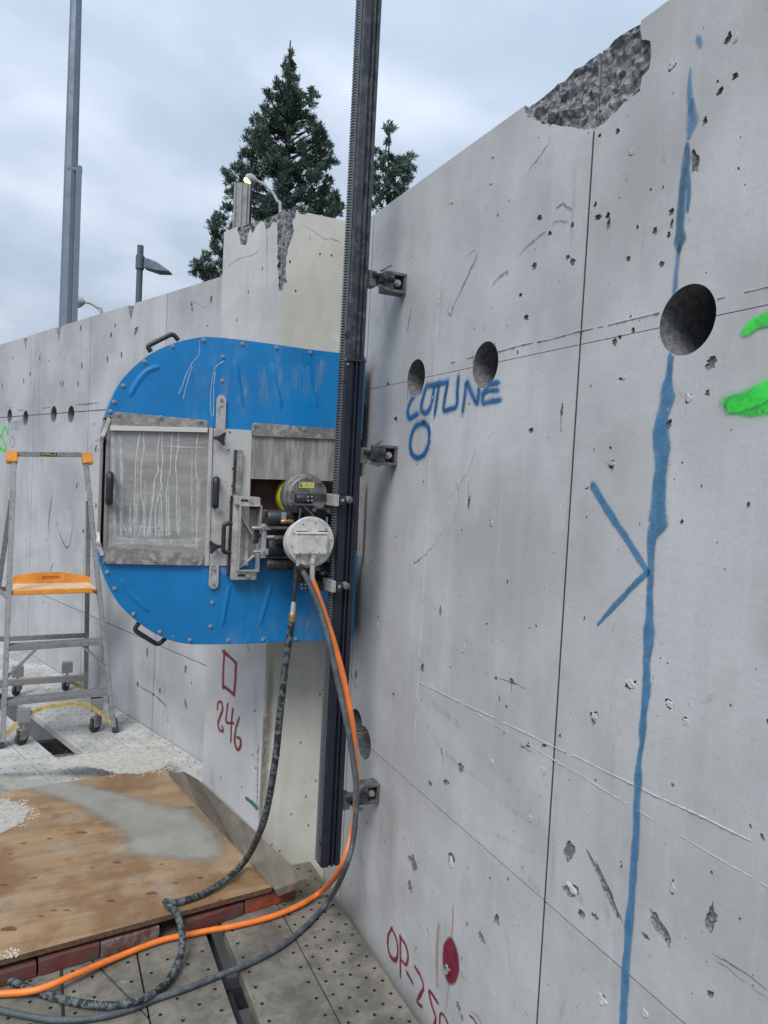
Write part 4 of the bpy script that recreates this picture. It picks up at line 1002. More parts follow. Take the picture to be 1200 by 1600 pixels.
mb = MB(); mb.prism([Vector((a, b, zj-.004)) for a, b in [(.884, MY-.005), (.9545, MY-.005), (.9545, MY+.063), (.884, MY+.063)]], (0, 0, .006)); mb.build('joint_plate', M['blackmetal'], mast)
# toothed rack: one strip with teeth
def teeth(z0, z1):
    mb = MB(); p_ = .0088; n = int((z1-z0)/p_)
    xa, xb = .8725, .884
    for i in range(n):
        z = z0+i*p_
        mb.add([(xb, MY+.014, z), (xa, MY+.014, z+p_*.28), (xa, MY+.014, z+p_*.62), (xb, MY+.014, z+p_*.92), (xb, MY+.034, z), (xa, MY+.034, z+p_*.28), (xa, MY+.034, z+p_*.62), (xb, MY+.034, z+p_*.92)],
               [(0, 3, 2, 1), (4, 5, 6, 7), (0, 1, 5, 4), (1, 2, 6, 5), (2, 3, 7, 6)])
    mb.box(xb-.0005, .8875, MY+.013, MY+.035, z0, z1)
    o = mb.build('toothed_rack', M['rack'], mast); o['kind'] = 'stuff'
teeth(mz(1340), 4.3)
for (x, y) in [(543,522),(540,695-100)]:
    p = ony(x, y, MY); mb = MB(); mb.cyl((p.x, MY-.001, p.z), (p.x, MY+.004, p.z), .0075, n=16); mb.build('bolt_hole', M['black'], mast)
for (x, y) in [(540,562),(546,562),(543,569)]:
    p = ony(x, y, MY); mb = MB(); mb.cyl((p.x, MY-.004, p.z), (p.x, MY, p.z), .0035, n=10); mb.build('set_screw', M['bolt'], mast)
p = ony(503, 1318, MY); mb = MB(); mb.cyl((p.x, MY-.001, p.z), (p.x, MY+.004, p.z), .0075, n=16); mb.build('bolt_hole', M['black'], mast)
def bracket(pz, tip_px):
    """wall shoe: block against the concrete, clamp screw, saddle on the rail"""
    b = MB(); bx0, bx1 = WX-.052, WX-.001; y0, y1 = 2.236, 2.290
    # open channel block with a window on its near side
    b.box(bx0-.028, bx1, y1-.010, y1, pz-.034, pz+.034); b.box(bx0-.028, bx1, y0, y1-.0105, pz+.024, pz+.034); b.box(bx0-.028, bx1, y0, y1-.0105, pz-.034, pz-.024)
    b.box(bx0-.028, bx0+.006, y0+.001, y1-.011, pz-.0238, pz+.0238); b.box(bx1-.008, bx1-.0002, y0+.001, y1-.011, pz-.0238, pz+.0238)
    o = b.build('wall_shoe', M['bracket'], mast, bevel=.002)
    s_ = MB(); s_.box(.9555, .985, MY+.012, MY+.055, pz-.032, pz+.02); s_.box(.9855, 1.020, MY+.020, MY+.050, pz-.020, pz+.012); s_.build('rail_saddle', M['bracket'], mast, bevel=.003)
    c = MB(); c.cyl((.97, MY+.006, pz+.004), (1.055, MY+.026, pz+.004), .008, n=14); c.cyl((.99, MY+.002, pz-.005), (1.012, MY+.012, pz-.005), .016, n=8); c.build('clamp_screw', M['blackmetal'], o)
    c = MB(); c.beam((1.0, MY+.012, pz+.022), (1.035, MY+.016, pz+.046), .012, .006); c.build('clamp_lever', M['bracket'], o, bevel=.001); c = MB(); c.beam((.99, MY+.006, pz-.028), (1.03, MY+.010, pz-.036), .008, .010); c.build('clamp_lever', M['bracket'], o, bevel=.001)
    n = MB(); n.lathe((WX-.030, y0+.018, pz), (WX-.030, y0-.002, pz), [(0, .013), (.5, .013), (.5, .008), (1, .008)], 6); n.build('anchor_nut', M['bolt'], o)
for y_ in (447, 711, 1262): bracket(onx(598 if y_ < 700 else 590, y_, 1.05).z, None)

# ------------------------------------------------------------------ blade guard
GY = 2.470
gd = root_of('blade_guard', (.6, 2.5, .98), 'large rounded blue steel blade guard with dirty grey panels, clamped to the mast', 'blade guard')
Gp = lambda x, y, Y=GY: ony(x, y, Y)
def c2(x, y): return (140+x*.4, 500+y*.4)
def gpoly(pts, Y=GY): return [Gp(*q, Y) for q in pts]
FG = Frame((0, GY, 0), (1, 0, 0), (0, 0, 1), (0, -1, 0))
up_px = [(572,559),(530,552),(480,546),(432,539),(380,532),(348,528.5),(320,527),(300,530),(276,535.5),(252,545),(232,556),(212,572),(196,588),(184,605),(176,622),(170,637),(165,652)]
lo_px = [(153,862),(158,884),(168,912),(184,940),(208,965),(232,983),(252,994),(272,1001.5),(300,1006),(348,1006),(400,1004.5),(450,1002.5),(506,1000),(552,997)]
def inter(poly):
    """smooth only along the arc"""
    return [(a, b) for a, b in smoothpts(poly, 3)]
def fr2(pts): return [FG.px(*q) for q in pts]
upO = fr2(inter(up_px)); loO = fr2(inter(lo_px))
ZU, ZL = 1.735, 1.318
loO = [q for q in loO if q[1] < ZL-.004]
upper = upO + [(upO[-1][0]+.006, ZU), (upO[0][0], ZU)]
lower = loO + [(loO[-1][0], ZL), (loO[0][0]-.0005, ZL)]
slab('upper_cover', upper, [], FG, [M['blue'], M['blue']], .0035, gd, label='upper blue cover sheet')
slab('lower_cover', lower, [], FG, [M['blue'], M['blue']], .0035, gd, label='lower blue cover sheet')
# rim: curved side wall of the box
full = upO + [(loO[0][0]-.001, ZU-.02), (loO[0][0]-.001, ZL+.02)] + loO
def rim(name, pts, mat, inset=.002, depth=.10):
    mb = MB(); n = len(pts)
    for (a, b) in pts:
        mb.v += [(a, GY+.001, b), (a, GY+depth, b)]
    for i in range(n-1): mb.f.append((2*i, 2*i+1, 2*i+3, 2*i+2)); mb.mi.append(0)
    o = mb.build(name, mat, gd); md = o.modifiers.new('s', 'SOLIDIFY'); md.thickness = .003; md.offset = 0
    return o
rim('guard_rim', upO, M['blue']); rim('guard_rim', [(upO[-1][0], ZU), (.176, 1.70), (.176, 1.32), (loO[0][0], ZL)], M['steel_dirty']); rim('guard_rim', loO, M['blue'])
bk = upO + [(.177, 1.70), (.177, 1.32)] + loO
mb = MB(); mb.prism([Vector((a, GY+.102, b)) for a, b in bk], (0, .002, 0)); mb.build('back_sheet', M['steel_dirty'], gd)
# bolts
bolt_px = [c2(*q) for q in [(445,78),(597,93),(730,108),(862,127),(323,102),(215,162),(130,256),(95,319),(81,357),(520,143),(517,237),(478,1103),(472,1196),(58,945),(68,985),(97,1048),(171,1148),(274,1218),(391,1250),(541,1250),(676,1248),(805,1245),
   (1067,187),(1062,248),(1060,318),(1057,380),(1054,440),(1025,960),(1020,1080),(1018,1160),(1014,1215)]]
bm0 = MB(); bm0.lathe((0, 0, 0), (0, -.006, 0), [(0, .0066), (.25, .0066), (.25, .0045), (.85, .0045), (1, .0038), (1.0, .0024), (.7, .002)], 14)
proto = bm0.build('bolt', M['bolt'], gd, loc=(0, 0, 0), smooth=True)
bmesh_bolt = proto.data
def bolt(parent, P, first=[True]):
    if first[0]: o = proto; first[0] = False
    else: o = bpy.data.objects.new('bolt', bmesh_bolt); COL.objects.link(o)
    o.parent = parent; o.location = Vector(P) - org(parent); return o
for q in bolt_px: bolt(gd, Gp(*q, GY-.0004))
# embossed ribs
def emboss(px_pts, w=.024, h=.0036):
    pts = [Gp(*q) for q in smoothpts(px_pts, 5)]; mb = MB(); n = len(pts); m_ = 8
    for i, p in enumerate(pts):
        a = pts[max(0, i-1)]; b = pts[min(n-1, i+1)]; d = (b-a).normalized(); nx_ = Vector((-d.z, 0, d.x))
        e_ = min(1, min(i, n-1-i)/2.2); e_ = sqrt(max(.0, 1-(1-e_)**2)); 
        for k in range(m_+1):
            t_ = k/m_*2-1; hh = h*e_*(cos(t_*pi)*.5+.5)
            mb.v.append(tuple(p + nx_*t_*w/2*(.35+.65*e_) + Vector((0, -hh-.0002, 0))))
        if i:
            r = (i-1)*(m_+1)
            for k in range(m_): mb.f.append((r+k, r+k+1, r+m_+2+k, r+m_+1+k)); mb.mi.append(0)
    mb.build('embossed_rib', M['blue'], gd, smooth=True)
for r_ in [[(155,300),(185,245),(225,200),(275,182)], [(568,150),(582,240),(601,347)], [(712,165),(730,250),(749,347)], [(853,180),(868,260),(890,345)], [(122,1008),(160,1070),(238,1140)], [(546,1035),(530,1120),(516,1200)], [(712,1025),(690,1100),(662,1197)]]:
    emboss([c2(*q) for q in r_])
# slurry runs on blue
def c1(x, y): return (150+x/4, 500+y/4)
stroke('slurry_run', FG, [[c1(x, y)+(1.3,) for x, y in ln] for ln in [[(648,130),(640,220),(600,270),(560,350),(540,410),(515,460)], [(600,290),(575,370),(545,490)], [(800,255),(745,300),(722,400),(715,540),(722,600)], [(745,330),(735,420),(735,600)]]], M['drip'], gd, lift=.0008, nw=3, step=.01, split=True)
stroke('slurry_film', FG, [[c2(x, y)+(w2,) for x, y, w2 in ln] for ln in [[(900,150,20),(905,200,26),(880,300,18)], [(740,170,40),(745,260,50),(740,320,30)], [(820,170,36),(830,240,44),(840,320,20)], [(590,200,30),(600,300,36),(600,380,24)], [(540,170,14),(520,300,18),(520,380,14)], [(670,180,20),(690,350,24)],
  [(500,960,20),(560,1000,16)], [(800,1180,40),(900,1190,20)]]], M['film'], gd, lift=.0006, nw=6, step=.02, split=True)
# grey panels
GP = GY-.004
def plate(name, px_pts, mat, Y=GP, d=.003, bev=.0008, parent=None, label=None, rnd=0):
    mb = MB(); mb.prism([Gp(*q, Y) for q in px_pts], (0, d, 0)); return mb.build(name, M[mat], parent or gd, bevel=bev, label=label)
def rrect(x0, y0, x1, y1, x2, y2, x3, y3, r=8, n=4):
    """rounded quad in pixels: tl tr br bl"""
    P = [Vector((x0, y0)), Vector((x1, y1)), Vector((x2, y2)), Vector((x3, y3))]; o = []
    for i in range(4):
        a, b, c = P[i-1], P[i], P[(i+1) % 4]; u_ = (a-b).normalized()*r; v_ = (c-b).normalized()*r
        for k in range(n+1):
            t_ = k/n; q = (b+u_)*(1-t_)**2 + b*2*t_*(1-t_) + (b+v_)*t_*t_; o.append((q.x, q.y))
    return o
hatch = plate('hatch_panel', [(168,648),(330,666),(324,884),(161,878)], 'hatch', GP-.002, .006, label='grey inspection hatch streaked with dried slurry')
plate('hatch_edge', [(327,668),(333,669),(326.5,884),(320.5,884)], 'steel', GP-.007, .005, .001)
plate('hatch_edge', [(167,648),(172,648.5),(166,878),(160.5,878)], 'steel_dirty', GP-.007, .005, .001)
st1 = plate('hatch_strip', rrect(177,643,326,657,324,675,172,671, 4), 'strip', GP-.010, .006, .001)
plate('strip_flange', [(172,665),(325,668.5),(324,675.5),(172,672.5)], 'steel_pale', GP-.014, .0035, .0008)
st2 = plate('hatch_strip', rrect(168,851,318,867,315,884,164,881, 5), 'strip', GP-.010, .006, .001)
center = plate('center_plate', [(334,669),(386,672),(380,884),(326,884)], 'steel', GP-.001, .004)
plate('sheet_metal_panel', [(386.5,672),(530,680),(524,752),(385,748)], 'streaked', GP+.0005, .003, label='streaked grey sheet above the opening')
plate('panel_edge', [(386,672),(394,672.5),(387,884),(380.5,884)], 'steel', GP-.003, .0028, .0006)
st3 = plate('guard_strip', rrect(394,660,540,671.5,540,687,393,681, 6), 'strip', GP-.008, .006, .001)
plate('lower_panel', [(387,796),(530,799),(524,872),(384,872)], 'steel_dirty', GP+.0005, .003)
plate('flange_plate', [(563,745),(570,745),(566,868),(558,868)], 'steel', GP-.002, .003)
for q in [(113,368),(277,380),(432,395)]: bolt(gd, Gp(*c2(*q), GP-.0102))
for q in [(90,940),(255,940),(410,942)]: bolt(gd, Gp(*c2(*q), GP-.0102))
for q in [(645,410),(838,428)]: bolt(gd, Gp(*c2(*q), GP-.0082))
# rivets down the centre plate
rv = MB(); rv.lathe((0, 0, 0), (0, -.0025, 0), [(0, .0032), (.6, .003), (1, .0012)], 8)
rvo = rv.build('rivet', M['black'], gd, loc=(0, 0, 0))
for i, q in enumerate([(547,438),(543,508),(558,580),(556,648),(549,712),(470,480),(468,560),(466,640),(465,740),(462,830)]):
    o = rvo if i == 0 else bpy.data.objects.new('rivet', rvo.data)
    if i: COL.objects.link(o)
    o.parent = gd; o.location = Gp(*c2(*q), GP-.0015) - org(gd)
# dried runs on the hatch
FH = Frame((0, GP-.002, 0), (1, 0, 0), (0, 0, 1), (0, -1, 0))
runs = [[(275,705),(262,780),(248,880),(245,1000),(242,1120),(240,1350)], [(295,705),(300,800),(285,900),(280,1080),(295,1150),(300,1230),(265,1350)], [(398,705),(385,800),(380,880),(390,940),(365,1010),(358,1120),(345,1220),(318,1350)],
  [(414,705),(412,800),(418,860),(405,1000),(412,1040),(385,1120),(370,1220),(375,1350)], [(476,705),(470,820),(462,950),(442,1060),(440,1230),(440,1345)], [(517,705),(512,800),(497,900),(505,1000),(505,1200),(512,1345)], [(405,1090),(412,1200),(413,1350)],
  [(452,1140),(458,1230),(462,1345)], [(635,705),(622,900),(638,1050),(630,1300),(628,1430)], [(235,1250),(222,1290),(220,1350)], [(300,1200),(300,1350)], [(172,1290),(190,1320),(190,1350)], [(130,1120),(155,1200),(150,1340)]]
stroke('slurry_run', FH, [[c1(x, y)+(2.6 if i < 7 else 2.0,) for x, y in ln] for i, ln in enumerate(runs)], M['drip'], hatch, lift=.0004, nw=3, step=.008, sm=4, split=True)
stroke('slurry_film', FH, [[c1(x, y)+(w2,) for x, y, w2 in ln] for ln in [[(150,710,9),(158,900,10),(160,1100,9),(155,1380,10)], [(100,1360,12),(400,1385,18),(680,1370,14)], [(110,1390,10),(400,1400,12),(650,1410,10)], [(180,1280,3),(300,1296,3),(400,1300,3)], [(430,790,4),(560,795,5),(690,800,4)],
  [(100,720,10),(105,900,12),(112,1100,10),(120,1370,10)], [(262,900,5),(258,1100,7),(250,1340,9)], [(310,1000,4),(305,1200,8),(300,1350,10)], [(352,1100,4),(340,1250,8),(335,1350,9)], [(400,1150,5),(398,1260,9),(395,1350,10)], [(455,1000,3),(452,1200,7),(455,1350,9)], [(520,1100,4),(522,1250,7),(520,1350,8)], [(600,760,4),(598,1000,5),(602,1350,6)], [(215,1150,4),(212,1260,8),(208,1350,9)], [(640,1000,14),(630,1300,10)]]], M['film2'], hatch, lift=.0003, nw=6, step=.012, split=True)
# opening: blade and inside of the guard
bl = MB(); bc = Gp(482, 776, 2.54)
bl.lathe((bc.x, 2.5385, bc.z), (bc.x, 2.5415, bc.z), [(0, .40), (1, .40)], 72); 
for i in range(36):
    a = 2*pi*i/36; u_ = Vector((cos(a), 0, sin(a))); v_ = Vector((-sin(a), 0, cos(a)))
    bl.prism([Vector((bc.x, 2.538, bc.z))+u_*.3995+v_*s for s in (-.022,)] + [Vector((bc.x, 2.538, bc.z))+u_*.3995+v_*.022, Vector((bc.x, 2.538, bc.z))+u_*.409+v_*.021, Vector((bc.x, 2.538, bc.z))+u_*.409-v_*.021], (0, .004, 0))
blade = bl.build('saw_blade', M['rust'], gd, label='brown steel saw blade inside the guard')
# handles
def handle(pts, r, parent, name='handle', mat='black'):
    P = [Vector(p) for p in pts]; Q = [tuple(P[0])]
    for i in range(1, len(P)-1):
        a, b, c = P[i-1], P[i], P[i+1]; rr = min(.014, (a-b).length*.45, (c-b).length*.45); u_ = b+(a-b).normalized()*rr; v_ = b+(c-b).normalized()*rr
        for k in range(6):
            t_ = k/5; Q.append(tuple(u_*(1-t_)**2 + b*2*t_*(1-t_) + v_*t_*t_))
    Q.append(tuple(P[-1])); mb = MB(); mb.tube(Q, r, 12); return mb.build(name, M[mat], parent, smooth=True)
yb = GY+.03
handle([Gp(236,550,yb), Gp(230,541,yb), Gp(270,521,yb), Gp(279,532,yb)], .0078, gd)
handle([Gp(218,972,yb), Gp(209,984,yb), Gp(247,1008,yb), Gp(259,997,yb)], .0078, gd)
handle([Gp(172,742,GP-.002), Gp(172,742,GP-.035), Gp(170.5,784,GP-.035), Gp(170.5,784,GP-.002)], .0115, gd)
handle([Gp(338,749,GP-.002), Gp(338,749,GP-.035), Gp(336.5,790,GP-.035), Gp(336.5,790,GP-.002)], .0115, gd)
# slotted tabs
def tab(x, y0, y1, w):
    outl = [(x-w/2+ (y-y0)/(y1-y0)*-.0, y) for y in (y0+w/2, y1)] 
    P = []
    for k in range(9): a = pi + pi*k/8; P.append((x+cos(a)*w/2, y0+w/2+sin(a)*w/2))
    P += [(x+w/2-2, y1), (x-w/2-2, y1)]
    S_ = []
    yc = y0+w*1.35
    for k in range(9): a = pi + pi*k/8; S_.append((x+cos(a)*w*.24, yc+sin(a)*w*.24))
    for k in range(9): a = pi*k/8; S_.append((x-.5+cos(a)*w*.24, yc+w*.85+sin(a)*w*.24))
    f = Frame((0, GP-.006, 0), (1, 0, 0), (0, 0, 1), (0, -1, 0))
    slab('slotted_tab', [f.px(*q) for q in P], [([f.px(*q) for q in S_], None, 0, 0, 1)], f, [M['alu'], M['alu']], .004, gd)
    bolt(gd, Gp(x, y0+w*.52, GP-.0062)); 
tab(346, 617, 684, 15)
def tab2(x, y0, y1, w):
    P = [(x+2-w/2, y0), (x+2+w/2, y0)]
    for k in range(9): a = pi*k/8; P.append((x+cos(a)*w/2, y1-w/2+sin(a)*w/2))
    S_ = []; yc = y1-w*1.35
    for k in range(9): a = pi*k/8; S_.append((x+cos(a)*w*.24, yc+sin(a)*w*.24))
    for k in range(9): a = pi+pi*k/8; S_.append((x+.5+cos(a)*w*.24, yc-w*.85+sin(a)*w*.24))
    f = Frame((0, GP-.006, 0), (1, 0, 0), (0, 0, 1), (0, -1, 0))
    slab('slotted_tab', [f.px(*q) for q in P], [([f.px(*q) for q in S_], None, 0, 0, 1)], f, [M['alu'], M['alu']], .004, gd)
    bolt(gd, Gp(x, y1-w*.5, GP-.0062)); bolt(gd, Gp(x+1, y0+20, GP-.0062))
tab2(333.5, 869, 920, 15)
# star knobs
def knob(x, y, rot, parent=None, Y=GP-.03):
    p = Gp(x, y, Y); mb = MB(); P = []
    for k in range(30):
        a = 2*pi*k/30+rot; r = .012+.014*max(0, cos(3*(a-rot)))**1.3; P.append(Vector((p.x+cos(a)*r, Y, p.z+sin(a)*r)))
    mb.prism(P, (0, .013, 0)); mb.cyl((p.x, Y+.0125, p.z), (p.x, GP-.001, p.z), .006, n=12)
    mb.build('star_knob', M['black'], parent or gd, bevel=.0025)
knob(346, 685, 1.0); knob(335, 855, .1)
# guide strips
plate('guide_strip', [(367,703),(370,703),(366,772),(363.5,772)], 'blackmetal', GP-.012, .010)
plate('guide_strip', [(371,703),(380,703.5),(376,771),(368,771)], 'strip', GP-.016, .014)
plate('guide_rail', [(361,774),(364,774),(358,900),(355,900)], 'blackmetal', GP-.010, .008)
# latch frame (open aluminium frame)
LFY = GP-.05
fr_root = plate('latch_plate', rrect(365,776,376,776,370,906,360,906, 2), 'steel', LFY+.035, .012)
for pts in ([(366,774),(407,777),(407,791),(366,788)], [(361,893),(402,894),(400,906),(360,906)]):
    plate('latch_plate', rrect(*[v for q in pts for v in q], 3), 'alu', LFY+.015, .012)
def wallbar(p, q, w, dep, mat='alu', name='latch_frame', Y=LFY):
    a = Gp(*p, Y); b = Gp(*q, Y); mb = MB(); d = (b-a).normalized(); n = Vector((-d.z, 0, d.x))*w/2
    mb.prism([a-n, b-n, b+n, a+n], (0, dep, 0)); mb.build(name, M[mat], gd, bevel=.0008)
wallbar((377,789), (373,892), .0035, .045); wallbar((409,790), (404,893), .0045, .045)
wallbar((377,790), (409,791), .0035, .045); wallbar((372,892), (405,893), .0035, .045)
wallbar((374,800), (394,835), .004, .02, 'steel', 'latch_brace', LFY+.025)
wallbar((374,888), (398,868), .004, .02, 'steel', 'latch_brace', LFY+.025)
for q in [(391,782), (386,899)]:
    p = Gp(*q, LFY+.015); mb = MB(); mb.cyl((p.x, LFY+.015, p.z), (p.x, LFY+.005, p.z), .0085, n=6); mb.build('bolt', M['bolt'], gd)
    mb = MB(); p2 = Gp(q[0]-9, q[1], LFY+.015); mb.box(p2.x-.012, p2.x+.02, LFY+.0142, LFY+.0148, p2.z-.004, p2.z+.004); mb.build('slot', M['black'], gd)
handle([Gp(363,818,LFY+.01), Gp(350,818,LFY+.01), Gp(348.5,863,LFY+.01), Gp(361,863,LFY+.01)], .0075, gd)
# hinge arms at the left edge
for (a, b, c) in [((171,654), (161,680), (158,688)), ((160,868), (154,848), (153,832))]:
    mb = MB(); mb.beam(Gp(*a, GY-.012), Gp(*b, GY-.012), .012, .005, (0, 1, 0)); mb.beam(Gp(*b, GY-.02), Gp(*c, GY-.006), .010, .008, (0, 1, 0)); p = Gp(*b, GY-.02); mb.cyl((p.x, GY-.024, p.z), (p.x, GY+.03, p.z), .006, n=12)
    mb.build('hinge_arm', M['steel'], gd, bevel=.001)
    mb = MB(); q = Gp(b[0]-1, b[1]+(3 if a[1] < 700 else 14), GY); mb.tube([q+Vector((-.022, -.01, -.012)), q+Vector((.0, -.012, -.016)), q+Vector((.012, -.008, .006)), q+Vector((-.022, -.01, -.012))], .0014, 6); mb.build('spring_clip', M['bolt'], gd)

# ------------------------------------------------------------------ carriage with drive motors
cr_ = root_of('saw_carriage', (.86, 2.3, 1.2), 'black saw carriage with a round silver hydraulic motor, riding on the mast', 'saw carriage')
Cp = lambda x, y, Y: ony(x, y, Y)
def ccyl(name, x, y, r, Y0, Y1, mat, prof=None, n=40, par=None, **k):
    p = Cp(x, y, Y0); mb = MB(); mb.lathe((p.x, Y0, p.z), (p.x, Y1, p.z), prof or [(0, r-.003), (.08, r), (.92, r), (1, r-.003)], n); return mb.build(name, M[mat], par or cr_, smooth=True, **k)
def cbox(name, x0, y0, x1, y1, Y, d, mat, bev=.003, par=None, **k):
    a = Cp(x0, (y0+y1)/2, Y); b = Cp(x1, (y0+y1)/2, Y); t_ = Cp((x0+x1)/2, y0, Y); u_ = Cp((x0+x1)/2, y1, Y)
    mb = MB(); mb.box(a.x, b.x, Y, Y+d, u_.z, t_.z); return mb.build(name, M[mat], par or cr_, bevel=bev, **k)
def hcyl(name, x0, x1, y, r, Y, mat, prof=None, n=24, par=None):
    a = Cp(x0, y, Y); b = Cp(x1, y, Y); b.z = a.z; mb = MB(); mb.lathe(a, b, prof or [(0, r*.85), (.06, r), (.94, r), (1, r*.85)], n); return mb.build(name, M[mat], par or cr_, smooth=True)
# blade flange and gearbox
ccyl('blade_flange', 471, 777, .084, 2.478, 2.53, 'yellow')
ccyl('flange_hub', 479, 776, .05, 2.42, 2.482, 'gear')
gb = ccyl('gearbox', 482, 776, .078, 2.36, 2.43, 'gear', [(0, .066), (.08, .072), (.5, .074), (.55, .080), (1, .080)])
for i in range(10):
    a = 2*pi*i/10+.3; p = Cp(482, 776, 2.36); mb = MB(); mb.cyl((p.x+cos(a)*.062, 2.3598, p.z+sin(a)*.062), (p.x+cos(a)*.062, 2.355, p.z+sin(a)*.062), .003, n=8); mb.build('screw', M['bolt'], gb)
cbox('warning_label', 467.5, 753.5, 491, 762.5, 2.3588, .0008, 'label', 0, gb, label='yellow warning label with a black triangle')
p = Cp(471, 758, 2.3586); mb = MB(); mb.prism([Vector((p.x-.006, 2.3584, p.z-.005)), Vector((p.x+.004, 2.3584, p.z-.005)), Vector((p.x-.001, 2.3584, p.z+.005))], (0, .0003, 0)); mb.build('warning_triangle', M['black'], gb)
for i in range(3):
    p = Cp(477.5+i*4, 757.5+(i % 2)*2, 2.3586); mb = MB(); mb.box(p.x, p.x+.006, 2.3584, 2.3587, p.z-.0008, p.z+.0008); mb.build('label_print', M['black'], gb)
# carriage body and arms
cbox('carriage_body', 474, 795, 524, 870, 2.30, .12, 'blackmetal', .006)
cbox('carriage_body', 466, 880, 520, 912, 2.31, .07, 'blackmetal', .006)
cbox('carriage_body', 462, 790, 492, 802, 2.29, .05, 'blackmetal', .003)
arm = cbox('clamp_arm', 484, 772, 527, 784, 2.245, .030, 'blackmetal', .003)
hcyl('pivot_sleeve', 462, 488, 779, .016, 2.27, 'black')
arm2 = cbox('clamp_arm', 478, 909, 518, 923, 2.245, .030, 'blackmetal', .003)
for (ax, ay, ar) in [(481, 779, arm), (471, 916, arm2)]:
    for dx_, dz_ in ((-3, -3), (3, -3), (-3, 3), (3, 3)):
        p = Cp(ax+dx_+3, ay+dz_, 2.245); mb = MB(); mb.cyl((p.x, 2.2448, p.z), (p.x, 2.241, p.z), .0032, n=8); mb.build('screw', M['bolt'], ar)
for (yy_, xx_) in [(782, 0), (917, -5)]:
    cbox('rail_clamp', 523+xx_, yy_-9, 530+xx_, yy_+9, 2.172, .085, 'alu', .002)
    cbox('clamp_block', 531+xx_, yy_-7, 540+xx_, yy_+7, 2.176, .022, 'blackmetal', .002)
    cbox('clamp_arm', 540+xx_, yy_-3, 545+xx_, yy_+3, 2.180, .012, 'blackmetal', .001)
    ccyl('guide_roller', 547+xx_, yy_-1, .0115, 2.168, 2.196, 'gear', n=20)
    ccyl('screw', 536+xx_, yy_, .005, 2.171, 2.177, 'bolt', n=12)
# cylinders to the left of the carriage
hcyl('drive_cylinder', 416, 470, 809, .028, 2.36, 'black')
hcyl('drive_cylinder', 418, 472, 855, .030, 2.37, 'black')
hcyl('drive_cylinder', 416, 470, 882, .020, 2.38, 'blackmetal')
cbox('cross_block', 418, 828, 470, 870, 2.375, .05, 'blackmetal', .004)
hcyl('brass_fitting', 439, 458, 815, .0085, 2.31, 'brass', [(0, .006), (.15, .0088), (.4, .0088), (.45, .007), (.6, .007), (.62, .009), (1, .0075)])
cbox('hose_tee', 441, 801, 448, 814, 2.32, .014, 'bolt', .002)
hcyl('spindle', 417, 475, 839, .0055, 2.33, 'bolt')
hcyl('spindle_grip', 428, 470, 842, .014, 2.32, 'black', [(0, .008), (.1, .013), (.5, .011), (.8, .014), (1, .010)])
cbox('angle_bracket', 409, 819, 424, 828, 2.36, .02, 'alu', .001); cbox('angle_bracket', 409, 829, 416, 872, 2.365, .015, 'alu', .001); cbox('angle_bracket', 408, 858, 421, 867, 2.36, .02, 'alu', .001)
for y_ in (823, 862): ccyl('screw', 413, y_, .005, 2.352, 2.36, 'bolt', n=10)
def kn2(x, y, Y):
    p = Cp(x, y, Y); mb = MB(); mb.prism([Vector((p.x+a, Y, p.z+b)) for a, b in [(-.008, .026), (.010, .024), (.012, .006), (.018, 0), (.012, -.008), (.008, -.026), (-.010, -.028), (-.005, -.006), (-.006, .006)]], (0, .014, 0)); mb.build('star_knob', M['black'], cr_, bevel=.003)
kn2(401, 837, 2.37)
hcyl('spindle', 394, 410, 825, .006, 2.365, 'bolt'); hcyl('spindle', 396, 410, 862, .005, 2.37, 'bolt')
# motor
mo = ccyl('motor_housing', 486, 850, .078, 2.185, 2.245, 'silver', [(0, .070), (.05, .0765), (.30, .078), (.34, .074), (1, .074)], 56)
cbox('motor_cover', 462.5, 832, 512.5, 866.5, 2.158, .028, 'silver', .004, label='square pale cover on the round motor')
ccyl('motor_lip', 486, 846, .079, 2.176, 2.186, 'silver', [(0, .077), (.3, .079), (1, .079)], 56)
for i in range(3): p = Cp(469+i*15, 864, 2.158); mb = MB(); mb.cyl((p.x, 2.1578, p.z), (p.x, 2.155, p.z), .0018, n=8); mb.build('screw', M['black'], cr_)
for i in range(10):
    a = 2*pi*i/10+.15; p = Cp(486, 848, 2.176)
    if abs(sin(a)) < .35 or sin(a) > 0 or True:
        q = Vector((p.x+cos(a)*.067, 2.176, p.z+sin(a)*.067)); mb = MB(); mb.cyl(q+Vector((0, .0005, 0)), q+Vector((0, -.0035, 0)), .0032, n=8); mb.build('screw', M['bolt'], mo)
ccyl('motor_rear', 486, 848, .070, 2.246, 2.30, 'blackmetal', [(0, .07), (1, .07)])
hcyl('port_plug', 452, 462, 850, .009, 2.25, 'bolt', n=6); hcyl('port_plug', 450, 461, 862, .007, 2.25, 'brass', n=6)
cbox('cover_rim', 464, 834, 511, 835.5, 2.1565, .002, 'steel_dirty', 0); cbox('cover_slot', 463, 829.6, 480, 831, 2.1755, .001, 'black', 0); cbox('cover_slot', 498, 829.6, 512, 831, 2.1755, .001, 'black', 0)
for (x0_, y0_, x1_, y1_, r_) in [(470, 795, 452, 826, .004), (476, 792, 500, 812, .0035), (500, 880, 518, 903, .004), (470, 876, 480, 900, .0035)]:
    a_ = Cp(x0_, y0_, 2.26); b_ = Cp(x1_, y1_, 2.26); m_ = (a_+b_)/2+Vector((0, -.03, -.012)); mb = MB(); mb.tube(smoothpts([tuple(a_), tuple(m_), tuple(b_)], 6), r_, 8); mb.build('signal_cable', M['black'], cr_, smooth=True)
for (x_, y_) in [(498, 889), (506, 896), (492, 797), (516, 800), (478, 886)]:
    ccyl('hydraulic_plug', x_, y_, .008, 2.285, 2.31, 'bolt', n=6)
